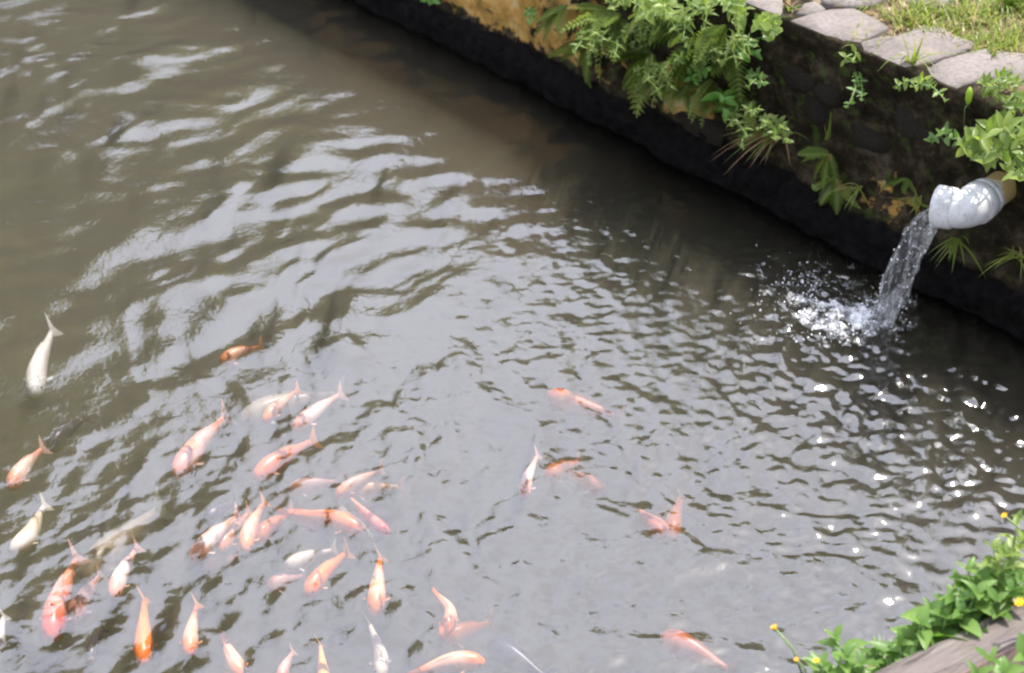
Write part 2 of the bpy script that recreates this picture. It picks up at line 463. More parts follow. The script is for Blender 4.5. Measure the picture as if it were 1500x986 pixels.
back = np.stack([np.stack([WB[0] + U[0] * ss - N[0] * b, WB[1] + U[1] * ss - N[1] * b, np.full_like(ss, z)], -1) for b, z in ((0.02, H + 0.004), (0.30, H - 0.03), (0.30, -0.95))], 1)
P = np.concatenate([P, back], 1)
wall_me = gridmesh('retaining_wall', P, M['wall'])
sA = np.concatenate([SS, np.repeat(ss[:, None], 3, 1)], 1); zA = np.concatenate([ZZ, np.repeat(np.array([[H, H, 0]]), len(ss), 0)], 1)
lich = 0.80 * np.exp(-((sA + 1.95) / 0.45) ** 2) * np.clip((zA - 0.10) / 0.06, 0, 1) + 0.75 * np.exp(-((sA + 1.15) / 0.14) ** 2 - ((zA - 0.2) / 0.07) ** 2)
lich += 0.35 * (N1.fbm(sA * 4 + 3, zA * 5, 3) - 0.45) * (sA < -1.0)
lich += 0.42 * np.exp(-((sA + 0.45) / 0.16) ** 2 - ((zA - 0.18) / 0.1) ** 2) + 0.5 * np.exp(-((sA + 2.75) / 0.35) ** 2) * (zA > 0.15)
fattr(wall_me, 'lichen', lich)
fattr(wall_me, 'moss', np.clip(0.35 + 0.9 * np.exp(-((sA + 1.0) / 0.5) ** 2), 0, 1))
fattr(wall_me, 'wet', np.clip((0.125 - zA) / 0.05 + 0.45 + 0.6 * (N3.fbm(sA * 5, zA * 2 + 4, 3) - 0.5), 0, 1))
wall = obj('retaining_wall', wall_me)
tag(wall, 'mossy old stone retaining wall with orange lichen and black wet foot', 'wall')
# rubble stones that stand out of the face
rg = random.Random(3)
def lump(name, sx, sy, sz, seed, mat, nlat=7, nlon=10, rough=0.25):
    r_ = np.random.default_rng(seed); ph = r_.random(6) * 6.3
    v = []; f = []
    for i in range(nlat + 1):
        la = math.pi * i / nlat
        for j in range(nlon):
            lo = 2 * math.pi * j / nlon
            d = np.array([math.sin(la) * math.cos(lo), math.sin(la) * math.sin(lo), math.cos(la)])
            e = np.sign(d) * np.abs(d) ** 0.7
            k = 1 + rough * (0.5 * math.sin(3 * d[0] + ph[0]) + 0.4 * math.sin(4 * d[1] + ph[1]) + 0.4 * math.sin(5 * d[2] + ph[2]))
            v.append(e * k * np.array([sx, sy, sz]))
    for i in range(nlat):
        for j in range(nlon):
            f.append((i * nlon + j, i * nlon + (j + 1) % nlon, (i + 1) * nlon + (j + 1) % nlon, (i + 1) * nlon + j))
    return mesh(name, v, f, mat)
lumps = [lump('stone', 1, 1, 1, i, M['rubble']) for i in range(5)]
zrot = math.atan2(U[1], U[0])
STONES = [(1095, 98, .08, .05), (1162, 118, .085, .055), (1206, 134, .06, .04), (1180, 165, .06, .04), (1020, 188, .09, .04), (1340, 190, .08, .05), (1260, 215, .07, .05)]
for i, (x, y, a, b_) in enumerate(STONES):
    p = pw(x, y, 0.0); s_, n_ = sn(p)
    p = W(s_, float(wall_depth(np.array(s_), np.array(p[2]))) - 0.024, p[2])
    o = obj('stone', lumps[i % 5], wall, V(p)); o.scale = (a, 0.035, b_)
    o.rotation_euler = (rg.uniform(-.15, .15), rg.uniform(-.3, .3), zrot + rg.uniform(-.15, .15))

# ------------------------------------------------------------------ ground, path and banks
BZ = 0.42
def sheet(name, pts, mat): return mesh(name, pts, [tuple(range(len(pts)))], mat, smooth=False)
far = sheet('path_ground', [W(-9.2, -0.28, H - 0.03), W(2.7, -0.28, H - 0.03), W(60, -0.28, H - 0.03), W(60, -150, H - 0.03), W(-120, -150, H - 0.03), W(-120, -0.28, H - 0.03)], M['soil'])
path = obj('path', far); tag(path, kind='structure')
# earth strip between the stones, uneven
s1 = np.arange(-2.6, 1.4, 0.025); n1 = np.arange(-1.9, 0.0, 0.025)
A_, B_ = np.meshgrid(s1, n1, indexing='ij')
Zs = H - 0.022 + 0.022 * N1.fbm(A_ * 6, B_ * 6, 4) - np.clip((B_ + 0.05) / 0.05, 0, 1) * 0.02
P = np.stack([WB[0] + U[0] * A_ + N[0] * B_, WB[1] + U[1] * A_ + N[1] * B_, Zs], -1)
earth = obj('path_earth', gridmesh('path_earth', P, M['soil'])); tag(earth, kind='structure')

def flagstone(poly, name='paving_stone', mat='flag', z=H + 0.005, thick=0.03, tilt=0.0, seed=0):
    rr = random.Random(seed)
    pts = [pz(x, y, z) for x, y in poly]
    # subdivide and roughen the outline
    out = []
    for i, p in enumerate(pts):
        q = pts[(i + 1) % len(pts)]
        m_ = max(1, int(np.linalg.norm(q - p) / 0.035))
        for k in range(m_):
            t = k / m_; v = p * (1 - t) + q * t
            if k: v = v + np.array([rr.gauss(0, .0035), rr.gauss(0, .0035), 0])
            out.append(v)
    c_ = sum(out) / len(out); out = [c_ + (v - c_) * 1.045 for v in out]
    out = [v - N * max(0.0, (v - WB) @ N + 0.006) for v in out]
    c = sum(out) / len(out)
    mb = MB(); n = len(out); rings = []
    for sc_, dz in ((1.0, -thick), (1.0, -0.014), (0.985, -0.004), (0.95, 0.0), (0.6, 0.004)):
        rings.append([(c + (v - c) * sc_) + np.array([0, 0, dz + (rr.gauss(0, .0015) if dz > -.02 else 0) + tilt * (v - c)[1]]) for v in out])
    vs = [v for r_ in rings for v in r_] + [c + np.array([0, 0, 0.004])]
    fs = [(i * n + j, i * n + (j + 1) % n, (i + 1) * n + (j + 1) % n, (i + 1) * n + j) for i in range(4) for j in range(n)]
    fs += [(4 * n + j, 4 * n + (j + 1) % n, 5 * n) for j in range(n)]
    mb.add(vs, fs)
    o = mb.build(name, M[mat], path, None, True)
    return o
flagstone([(1069, 0), (1105, 19), (1134, 32), (1144, 22), (1146, 4), (1150, -30), (1050, -30), (1035, -15)], seed=1)
flagstone([(1166, 19), (1178, 5), (1195, 1), (1209, 13), (1188, 21)], seed=2)
flagstone([(1150, 35), (1182, 22), (1217, 13), (1250, 12), (1268, 20), (1300, 37), (1288, 47), (1268, 54), (1259, 60), (1240, 58), (1219, 68), (1195, 55)], seed=3)
flagstone([(1263, 61), (1291, 54), (1313, 53), (1332, 46), (1354, 38), (1378, 40), (1395, 51), (1425, 62), (1420, 71), (1387, 82), (1354, 90), (1322, 101), (1301, 97), (1262, 84)], seed=4)
flagstone([(1360, 99), (1382, 88), (1425, 74), (1443, 71), (1500, 78), (1530, 95), (1500, 116), (1443, 112), (1413, 123), (1390, 137), (1374, 124)], seed=5)
flagstone([(1206, 3), (1240, 8), (1275, 6), (1300, -6), (1270, -20), (1215, -18)], seed=6)
flagstone([(1325, 2), (1372, 10), (1405, 2), (1390, -14), (1340, -14)], seed=7)
flagstone([(1530, 60), (1580, 70), (1600, 110), (1545, 100)], seed=8)
flagstone([(1222, 69), (1240, 60), (1259, 61), (1261, 83), (1245, 82)], mat='brick', z=H - 0.012, seed=9)

# near bank, under the viewer's feet
KB0 = pz(1310, 986, 0.5); KB1 = pz(1500, 890, 0.5)
BD = KB1 - KB0; BD[2] = 0; BD /= np.linalg.norm(BD)
BN = np.array([BD[1], -BD[0], 0.0])
if BN @ (CAM - KB0) < 0: BN = -BN
def bank_pt(a, b, z): p = KB0 + BD * a + BN * b; return np.array([p[0], p[1], z])
aa = np.arange(-5, 2.2, 0.04); prof = [(-0.13, -0.95), (-0.12, -0.2), (-0.11, 0.0), (-0.09, 0.15), (-0.07, 0.28), (-0.04, 0.37), (0.0, 0.41), (0.06, BZ), (0.2, BZ), (0.5, BZ), (1.2, BZ), (4, BZ)]
P = np.zeros((len(aa), len(prof), 3))
for i, a in enumerate(aa):
    for j, (b, z) in enumerate(prof):
        w_ = 0.05 * (float(N1(a * 4, j * 0.8)) - 0.5)
        P[i, j] = bank_pt(a, b + w_, z + (0.03 * (float(N2(a * 7, b * 7 + 9)) - 0.5) if z > 0.2 else 0))
bank = obj('bank', gridmesh('bank', P, M['soil'])); tag(bank, kind='structure')
ground = mesh('ground', [(-60, -80, BZ - 0.03), (60, -80, BZ - 0.03), tuple(bank_pt(55, 0.5, BZ - 0.03)), tuple(bank_pt(-55, 0.5, BZ - 0.03))], [(0, 1, 2, 3)], M['soil'], smooth=False)
tag(obj('ground', ground), kind='structure')
lb = [W(-30, 5.15, -0.95), W(4, 5.15, -0.95), W(4, 5.2, BZ - .05), W(-30, 5.2, BZ - .05), W(4, 30, BZ - .05), W(-30, 30, BZ - .05)]
far_bank = mesh('far_bank', lb, [(0, 1, 2, 3), (3, 2, 4, 5)], M['soil'], smooth=False)
tag(obj('far_bank', far_bank), kind='structure')
eb = [W(-9.0, -0.3, -0.95), W(-9.0, 5.2, -0.95), W(-9.05, 5.2, BZ), W(-9.05, -0.3, BZ), W(-40, 5.2, BZ), W(-40, -0.3, BZ)]
tag(obj('end_bank', mesh('end_bank', eb, [(0, 1, 2, 3), (3, 2, 4, 5)], M['soil'], smooth=False)), kind='structure')

# ------------------------------------------------------------------ trees beyond the pond (seen mirrored in the water), and an added unseen ring
def woodland():
    r_ = np.random.default_rng(21)
    mb = MB(); lv = []; lf = []
    TREES = [(-46, 15, 9.6, 3.2), (-36, 13, 9.8, 3.0), (-29, 14, 12.0, 3.0), (-22, 15.5, 9.9, 2.3), (-12, 17, 8.5, 2.3), (-3, 18, 9.2, 2.8), (6, 17, 9.2, 2.6),
             (15, 18, 10.8, 2.9), (25, 17, 10.2, 2.8), (35, 16, 9.8, 2.8), (46, 16, 9.0, 3.0), (58, 15, 9.0, 3.0)]
    TREES += [(75 + 21.5 * i, 9.5 + 2 * (i % 3), 10.5 + (i * 37 % 5) * .4, 3.4) for i in range(11)]  # unseen ring beside and behind the camera, added to cut sky light on the wall
    for az, dist, top, rad in TREES:
        b = np.array([math.sin(R(az)) * dist, math.cos(R(az)) * dist, H - 0.1])
        mb.tube([b, b + [0.1, 0, top * .3], b + [-0.1, 0.1, top * .55], b + [0, 0, top * .85]], [0.22, 0.17, 0.11, 0.03], 7)
        for k in range(7):
            a = r_.random() * 6.3; z0 = top * (0.3 + 0.07 * k)
            e = b + np.array([math.cos(a) * rad * .7, math.sin(a) * rad * .7, z0 + rad * .5])
            mb.tube([b + [0, 0, z0], (b + [0, 0, z0] + e) / 2 + [0, 0, .1], e], [0.08, 0.05, 0.02], 5)
        cl = []
        for k in range(40):
            d = r_.normal(size=3); d /= np.linalg.norm(d)
            c = b + np.array([0, 0, top * 0.62]) + d * np.array([rad, rad, top * 0.36]) * r_.random() ** 0.45 * 0.85
            cl.append((c, 0.45 + 0.55 * r_.random()))
        for c, cr in cl:
            n = 120
            p = c + r_.normal(size=(n, 3)) * cr * 0.5
            for q in p:
                t1 = r_.normal(size=3); t1 /= np.linalg.norm(t1); t2 = np.cross(t1, r_.normal(size=3)); t2 /= np.linalg.norm(t2)
                s_ = 0.15 + 0.13 * r_.random(); o = len(lv)
                lv += [q - t1 * s_, q + t2 * s_ * .55, q + t1 * s_, q - t2 * s_ * .55]; lf.append((o, o + 1, o + 2, o + 3))
    mb.add(lv, lf, 1)
    o = mb.build('woodland', [M['bark'], M['tree_leaf']], smooth=False)
    tag(o, 'mass of dark green trees beyond the pond, mirrored as olive patches in the water, plus unseen trees added to block sky light', 'trees', kind='stuff')
woodland()

# ------------------------------------------------------------------ fish
def fish_material(name, head, body, tail, blotch=None, bl=(0.6, 0.68), tint=(0.80, 0.60, 0.52)):
    m, nt, b = newmat(name)
    c = ramp(nt, attr(nt, 't'), [(0.0, head), (0.16, head), (0.30, body), (0.62, body), (0.85, tail)])
    oi = nd(nt, 'ObjectInfo')
    ofs = nd(nt, 'VectorMath', operation='ADD'); nt.links.new(objco(nt), ofs.inputs[0]); nt.links.new(oi.outputs['Random'], ofs.inputs[1])
    c = mixc(nt, 0.35, c, ramp(nt, noise(nt, 55, 3, 0.6, ofs.outputs[0]), gray((0.3, 0.6), (0.65, 1.1))), 'MULTIPLY')
    if blotch:
        f = ramp(nt, noise(nt, 26, 2, 0.5, ofs.outputs[0]), gray((bl[0], 0), (bl[1], 1)))
        c = mixc(nt, f, c, blotch)
    c = mixc(nt, 1.0, c, tint, 'MULTIPLY')
    nt.links.new(c, b.inputs['Base Color']); b.inputs['Roughness'].default_value = 0.35
    return m
WHT = (0.86, 0.82, 0.78); PNK = (0.85, 0.50, 0.42); ORG = (0.85, 0.28, 0.07); RED = (0.80, 0.16, 0.09); CRM = (0.82, 0.70, 0.50); YEL = (0.88, 0.48, 0.10)
# palette of the shoal
PAL = {
 'white': fish_material('white_fish', WHT, WHT, WHT, tint=(.74, .73, .73)),
 'cream': fish_material('cream_fish', (0.85, 0.76, 0.62), (0.82, 0.72, 0.6), (0.7, 0.6, 0.5), tint=(.74, .70, .66)),
 'pink': fish_material('pink_fish', (0.85, 0.38, 0.30), (0.86, 0.60, 0.54), (0.8, 0.42, 0.34)),
 'orange': fish_material('orange_fish', (0.92, 0.26, 0.04), (0.90, 0.32, 0.09), (0.86, 0.24, 0.06)),
 'orange_white': fish_material('orange_white_fish', (0.95, 0.30, 0.05), (0.92, 0.62, 0.46), (0.9, 0.30, 0.10)),
 'pink_white': fish_material('pink_white_fish', (0.86, 0.40, 0.28), (0.88, 0.74, 0.68), (0.80, 0.40, 0.30), tint=(.78, .68, .64)),
 'red': fish_material('red_fish', (0.82, 0.13, 0.08), (0.84, 0.40, 0.34), (0.8, 0.42, 0.25)),
 'coral': fish_material('coral_fish', (0.86, 0.26, 0.10), (0.86, 0.30, 0.16), (0.8, 0.24, 0.12)),
 'calico': fish_material('calico_fish', (0.86, 0.38, 0.16), (0.86, 0.62, 0.5), (0.84, 0.36, 0.14), (0.03, 0.03, 0.05), (0.62, 0.66)),
 'yellow': fish_material('yellow_fish', YEL, (0.88, 0.52, 0.18), (0.88, 0.55, 0.25)),
 'green': fish_material('greenish_fish', (0.42, 0.44, 0.30), (0.50, 0.50, 0.38), (0.45, 0.42, 0.28)),
 'dark': fish_material('dark_fish', (0.03, 0.03, 0.05), (0.05, 0.05, 0.09), (0.06, 0.05, 0.07), (0.3, 0.22, 0.2), (0.66, 0.7)),
}
def fin_material(name, c):
    m, nt, b = newmat(name)
    nt.links.new(ramp(nt, noise(nt, 60, 3, vec=objco(nt)), [(0.3, tuple(x * .75 for x in c)), (0.7, c)]), b.inputs['Base Color'])
    b.inputs['Roughness'].default_value = 0.4
    t = nd(nt, 'BsdfTransparent'); mx = nd(nt, 'MixShader'); mx.inputs[0].default_value = 0.35
    nt.links.new(b.outputs[0], mx.inputs[1]); nt.links.new(t.outputs[0], mx.inputs[2]); nt.links.new(mx.outputs[0], nt.nodes['Material Output'].inputs[0])
    return m
FINS = {'white': fin_material('white_fin', WHT), 'cream': fin_material('cream_fin', (0.72, 0.6, 0.46)), 'pink': fin_material('pink_fin', (0.8, 0.45, 0.38)), 'orange': fin_material('orange_fin', (0.84, 0.34, 0.12)),
        'green': fin_material('green_fin', (0.42, 0.42, 0.3)), 'dark': fin_material('dark_fin', (0.06, 0.05, 0.07))}
FIN_OF = {'white': 'white', 'cream': 'cream', 'pink': 'pink', 'pink_white': 'pink', 'red': 'pink', 'green': 'green', 'dark': 'dark'}
M['eye'] = plain('fish_eye', (0.02, 0.02, 0.02), 0.2, 10, 0.1, 0)
def body_half(t):
    return np.interp(t, [0, .02, .07, .15, .26, .4, .55, .7, .85, 1.0], [.42, .60, .80, .95, 1.0, .92, .75, .56, .39, .28])
def make_fish(label, head, tail, width, pal, depth, bend=0.0, dz=0.0, group=None):
    """head / tail in photo pixels, width across the back in pixels, depth of the back under the surface in m"""
    depth = depth * 3.2 if depth < .015 else depth * 3.3
    ph = pz(head[0], head[1], -depth - 0.02); pt = pz(tail[0], tail[1], -depth - 0.02)
    pt = ph + (pt - ph) * 1.06
    L = np.linalg.norm(pt - ph); scale = FPX / np.linalg.norm(ph - CAM); wd = width / scale / 2 * 0.95
    ang = math.atan2(pt[1] - ph[1], pt[0] - ph[0])
    BL = 0.86 * L                                     # tail fin takes the rest
    def spine(t): return np.array([t * L, bend * L * (math.sin(math.pi * min(t, 1.2)) + 0.35 * math.sin(2 * math.pi * t)), dz * t])
    nl, nk = 16, 12; v = []; f = []; tv = []
    for i in range(nl + 1):
        tt = i / nl; c = spine(tt * 0.86); d = spine(tt * 0.86 + .01) - spine(tt * 0.86 - .01); d /= np.linalg.norm(d)
        side = np.array([-d[1], d[0], 0]); side /= np.linalg.norm(side); w_ = wd * float(body_half(tt)); h_ = w_ * 1.25 + 0.004 * math.sin(math.pi * min(1, tt * 1.1))
        for k in range(nk):
            a = 2 * math.pi * k / nk; cs, sn_ = math.cos(a), math.sin(a)
            v.append(c + side * w_ * np.sign(cs) * abs(cs) ** 0.85 + np.array([0, 0, h_ * sn_])); tv.append(tt)
    for i in range(nl):
        for k in range(nk): f.append((i * nk + k, (i + 1) * nk + k, (i + 1) * nk + (k + 1) % nk, i * nk + (k + 1) % nk))
    v.append(spine(-0.012)); tv.append(0); f += [(len(v) - 1, k, (k + 1) % nk) for k in range(nk)]
    v.append(spine(0.865)); tv.append(1); f += [(len(v) - 1, nl * nk + (k + 1) % nk, nl * nk + k) for k in range(nk)]
    me = mesh('fish', v, f, PAL[pal]); fattr(me, 't', tv)
    o = obj('fish', me, None, V(ph + np.array([0, 0, 0.02 - wd * 1.25]))); o.rotation_euler = (0, 0, ang)
    tag(o, label, 'fish', group)
    fm = FINS[FIN_OF.get(pal, 'orange')]
    # tail fin: two lobes, slightly twisted so that it shows from above
    tv_ = []; tf = []
    for i in range(5):
        t = 0.84 + 0.16 * i / 4; c = spine(t); hh = wd * (0.3 + 1.2 * (i / 4) ** 0.8); tw = wd * 0.75 * (i / 4)
        notch = 0.05 * L * (i / 4) ** 2
        for j, e in enumerate((-1, -.5, 0, .5, 1)):
            tv_.append(c + np.array([-notch * (1 - abs(e)), tw * e, hh * e]))
    for i in range(4):
        for j in range(4): tf.append((i * 5 + j, i * 5 + j + 1, i * 5 + j + 6, i * 5 + j + 5))
    obj('tail_fin', mesh('tail_fin', tv_, tf, fm), o)
    dv = []; df = []
    for i in range(6):
        t = 0.28 + 0.34 * i / 5; c = spine(t); hb = wd * float(body_half(t / .86)) * 1.2
        dv += [c + np.array([0, 0, hb * .9]), c + np.array([0.03 * L * i / 5, wd * .25, hb + wd * 0.4 * math.sin(math.pi * (i + .6) / 6)])]
    for i in range(5): df.append((i * 2, i * 2 + 2, i * 2 + 3, i * 2 + 1))
    obj('dorsal_fin', mesh('dorsal_fin', dv, df, fm), o)
    for s_ in (-1, 1):
        b0 = spine(0.2); w_ = wd * .9
        pv = [b0 + np.array([0, s_ * w_, -.2 * wd]), b0 + np.array([.03 * L, s_ * w_, -.2 * wd]), b0 + np.array([.10 * L, s_ * (w_ + .45 * wd), -.5 * wd]), b0 + np.array([.06 * L, s_ * (w_ + .55 * wd), -.45 * wd])]
        obj('pectoral_fin', mesh('pectoral_fin', pv, [(0, 1, 2, 3)], fm), o)
        e0 = spine(0.055); ev = lump('eye', wd * .13, wd * .13, wd * .13, 1, M['eye'], 4, 6, 0)
        obj('eye', ev, o, V(e0 + np.array([0, s_ * wd * .66, wd * .35])))
    return o
FISH = [
 ('large plain white fish alone near the left edge', (50, 573), (77, 474), 30, 'white', .008, .03),
 ('long pale pink fish with pinker head, tail towards the greenish fish', (257, 691), (332, 602), 32, 'pink', .008, .02),
 ('small orange-tailed pale fish lying over the big greenish fish', (387, 618), (438, 571), 17, 'orange_white', .010, .02),
 ('white fish with orange nose right of the greenish fish', (431, 627), (501, 574), 22, 'pink_white', .008, .0),
 ('big pale greenish fish deep under two small fish', (352, 612), (502, 568), 34, 'green', .022, .05),
 ('coral orange fish below the greenish fish, tail up to the right', (374, 698), (462, 640), 27, 'coral', .010, .03),
 ('white and orange fish with a dark spot, farthest up in the pond', (324, 531), (384, 506), 20, 'calico', .012, .03),
 ('dark bluish fish just above the pink fish at the left edge', (72, 655), (128, 606), 24, 'dark', .016, .02),
 ('pale pink fish with orange nose at the left edge', (14, 713), (64, 652), 24, 'pink_white', .008, .02),
 ('cream white fish with bent tail at the left edge', (16, 806), (66, 735), 25, 'cream', .006, -.08),
 ('big greyish fish deep down above the red-headed fish', (120, 842), (236, 732), 42, 'green', .026, .03),
 ('large pink fish with bright red head, lower left', (74, 930), (112, 806), 36, 'red', .006, .03),
 ('faint pink fish half hidden beside the large red-headed fish', (104, 908), (148, 838), 26, 'pink', .028, .02),
 ('white fish with pinkish face between the greyish and brown fishes', (166, 874), (202, 798), 24, 'pink_white', .006, .03),
 ('orange fish pointing straight down, second from the red-headed fish', (209, 970), (211, 872), 28, 'orange', .005, .0),
 ('pale fish with orange nose right of the straight orange fish', (278, 959), (289, 882), 24, 'orange_white', .006, .02),
 ('orange fish with black spots cut by the bottom edge', (358, 992), (322, 922), 28, 'calico', .006, .03),
 ('small pale pink fish just inside the bottom edge', (412, 1002), (430, 955), 18, 'pink', .010, .04),
 ('yellow-orange fish whose head is cut by the bottom edge', (477, 1020), (469, 942), 22, 'yellow', .006, .0),
 ('thin greyish white fish with curved tail near the bottom edge', (557, 990), (540, 910), 24, 'cream', .010, -.05),
 ('orange fish with long tail, above the two bottom pale fishes', (449, 870), (510, 805), 26, 'orange', .006, .03),
 ('pale yellowish fish lying just above the long orange fish', (418, 833), (492, 804), 22, 'cream', .018, .03),
 ('bright pale orange fish pointing down, alone in a ring of ripples', (549, 895), (557, 810), 29, 'orange_white', .004, .0),
 ('S-bent pale fish with orange head', (645, 931), (630, 858), 22, 'orange_white', .008, -.17),
 ('brown-orange fish deep down beside the S-bent fish', (648, 938), (722, 908), 30, 'orange', .042, .02),
 ('curved pink and orange fish swimming right along the bottom edge', (709, 970), (588, 990), 26, 'orange_white', .006, -.07),
 ('dark bluish fish deep down right of the curved bottom fish', (716, 940), (806, 992), 34, 'dark', .022, .02),
 ('pale pink fish with cream nose in the crowded middle group', (282, 819), (350, 752), 26, 'pink_white', .006, .03),
 ('white and orange fish with bluish nose in the crowded middle group', (360, 806), (388, 732), 24, 'calico', .006, .05),
 ('orange fish swimming right, above the pale yellowish fish', (530, 776), (412, 748), 26, 'orange', .008, -.05),
 ('slim white fish with red back, right of the orange right-facing fish', (570, 783), (510, 728), 17, 'red', .008, .03),
 ('broad greenish fish deep under the slim white and red fish', (545, 800), (490, 728), 36, 'green', .024, .02),
 ('pinkish brown spotted fish above the greenish fish', (493, 727), (560, 688), 18, 'calico', .016, .02),
 ('faint pinkish fish deep down left of the spotted brown fish', (424, 718), (500, 704), 22, 'pink', .035, .02),
 ('lone whitish fish in the middle of the pond pointing down', (768, 730), (788, 665), 20, 'pink_white', .006, .03),
 ('faint orange fish deep in the middle, farthest from the shoal', (803, 574), (910, 606), 30, 'orange', .026, -.03),
 ('faint red fish deep right of the lone whitish fish', (886, 716), (812, 684), 24, 'coral', .034, .03),
 ('blurred coral red fish deep on the right', (978, 782), (932, 742), 28, 'coral', .020, .04),
 ('faint yellow-orange fish crossing the blurred coral one', (984, 788), (998, 722), 30, 'orange', .038, .02),
 ('faint pink fish deep near the bottom, nearest the yellow bud', (968, 930), (1075, 980), 34, 'coral', .026, .03),
 ('faint brownish pink fish deep below the crowded middle group', (300, 836), (352, 812), 24, 'pink', .034, .02),
 ('small dark bluish fish between the red-headed and straight orange fishes', (132, 972), (150, 918), 22, 'dark', .014, .03),
 ('dim dark fish behind the crowded middle group', (300, 765), (346, 735), 20, 'dark', .012, .03),
 ('dark-spotted pale fish squeezed between the two fishes of the crowded group', (322, 808), (366, 748), 22, 'calico', .018, .03),
 ('faint orange fish deep behind the crowded group', (372, 792), (430, 748), 24, 'orange', .020, .03),
 ('brownish orange fish overlapping the tail of the right-facing orange fish', (470, 770), (402, 745), 24, 'coral', .018, -.03),
 ('faint yellowish fish deep above the slim white and red fish', (508, 722), (590, 712), 22, 'yellow', .026, .02),
 ('faint pinkish fish deep left of the long orange fish', (392, 862), (448, 842), 22, 'pink', .026, .03),
 ('faint pale orange fish deep right of the lone whitish fish, above the faint red one', (800, 700), (850, 672), 26, 'orange', .030, .03),
 ('pale fish mostly cut off by the left edge', (-4, 962), (6, 900), 22, 'white', .010, .02),
]
for L_, h_, t_, w_, p_, d_, b_ in FISH:
    make_fish(L_, h_, t_, w_, p_, d_, b_, group='shoal of fish in the pond')

# ------------------------------------------------------------------ leaves and plants
def leaf_mesh(name, mat, wid=0.42, fold=0.18, droop=0.25, serr=0.0, n=6):
    v = []; f = []
    for i in range(n + 1):
        t = i / n; w_ = wid / 2 * (math.sin(math.pi * t ** 0.8) ** 0.9 if 0 < t < 1 else 0.0) * (1 + serr * (1 if i % 2 else -1)) + 0.012 * (1 - t)
        z = -droop * t * t + 0.10 * t
        v += [(t, -w_, z + w_ * fold * 2), (t, 0, z), (t, w_, z + w_ * fold * 2)]
    for i in range(n):
        a = i * 3; f += [(a, a + 3, a + 4, a + 1), (a + 1, a + 4, a + 5, a + 2)]
    return mesh(name, v, f, mat)
LEAF = {k: [leaf_mesh('leaf', M[m], w_, fo, dr, se) for w_, fo, dr, se in ((.46, .2, .2, 0), (.52, .3, .35, .06), (.40, .15, .1, .05), (.44, .35, .45, 0))]
        for k, m in (('leaf', 'leaf'), ('pale', 'leaf_pale'), ('moss', 'moss'), ('dry', 'dry'))}
LEAF['round'] = [leaf_mesh('leaf', M['leaf_pale'], w_, .1, .1, 0) for w_ in (.8, .9, .75)]
def place_leaf(parent, kind, p, d, size, roll=0.0, upv=(0, 0, 1), rr=random):
    d = Vector(d).normalized(); upv = Vector(upv)
    y = upv.cross(d)
    if y.length < 1e-3: y = Vector((0, 1, 0)).cross(d)
    y.normalize(); z = d.cross(y)
    m = Matrix((d, y, z)).transposed() @ Matrix.Rotation(roll, 3, 'X')
    o = bpy.data.objects.new('leaf', rr.choice(LEAF[kind])); COL.objects.link(o)
    o.parent = parent; o.location = V(p) - parent.location; o.rotation_euler = m.to_euler(); o.scale = (size, size * rr.uniform(.85, 1.15), size)
    return o
EXTRA = []
def weed(label, base, tips, size, kind='leaf', pairs=4, seed=0, cat='plant', group=None, upv=(0, 0, 1), bulge=0.02, name='leafy_weed', start=0.35):
    rr = random.Random(seed)
    root = empty(name, base, label, cat, group)
    mb = MB()
    for tip in tips:
        b = np.asarray(base) + np.array([rr.gauss(0, .012), rr.gauss(0, .012), 0]); t_ = np.asarray(tip)
        mid = (b + t_) / 2 + np.array([rr.gauss(0, bulge), rr.gauss(0, bulge), bulge])
        pts = [b * (1 - k) ** 2 + mid * 2 * k * (1 - k) + t_ * k * k for k in np.linspace(0, 1, 7)]
        mb.tube(pts, list(np.linspace(0.0028, 0.0014, 7)), 5)
        a0 = rr.random() * 6.3
        for i in range(pairs):
            k = start + (1 - start) * (i + 0.3) / pairs
            p = b * (1 - k) ** 2 + mid * 2 * k * (1 - k) + t_ * k * k
            ax = t_ - b; ax /= np.linalg.norm(ax)
            e1 = np.cross(ax, [0.2, 0.9, 0.3]); e1 /= np.linalg.norm(e1); e2 = np.cross(ax, e1)
            a = a0 + i * math.pi / 2 + rr.gauss(0, .25)
            for sgn in (0, math.pi):
                d = e1 * math.cos(a + sgn) + e2 * math.sin(a + sgn) + ax * rr.uniform(.1, .5) + np.array([0, 0, .15])
                place_leaf(root, kind, p, d, size * rr.uniform(.7, 1.1) * (1.0 if i < pairs - 1 else .75), rr.gauss(0, .25), upv, rr)
        for j in range(3):
            a = a0 + j * 2.1; d = np.array([math.cos(a), math.sin(a), 0.9])
            place_leaf(root, kind, t_, d, size * rr.uniform(.35, .6), rr.gauss(0, .2), upv, rr)
    mb.build('stem', M['stem'], root, base)
    return root
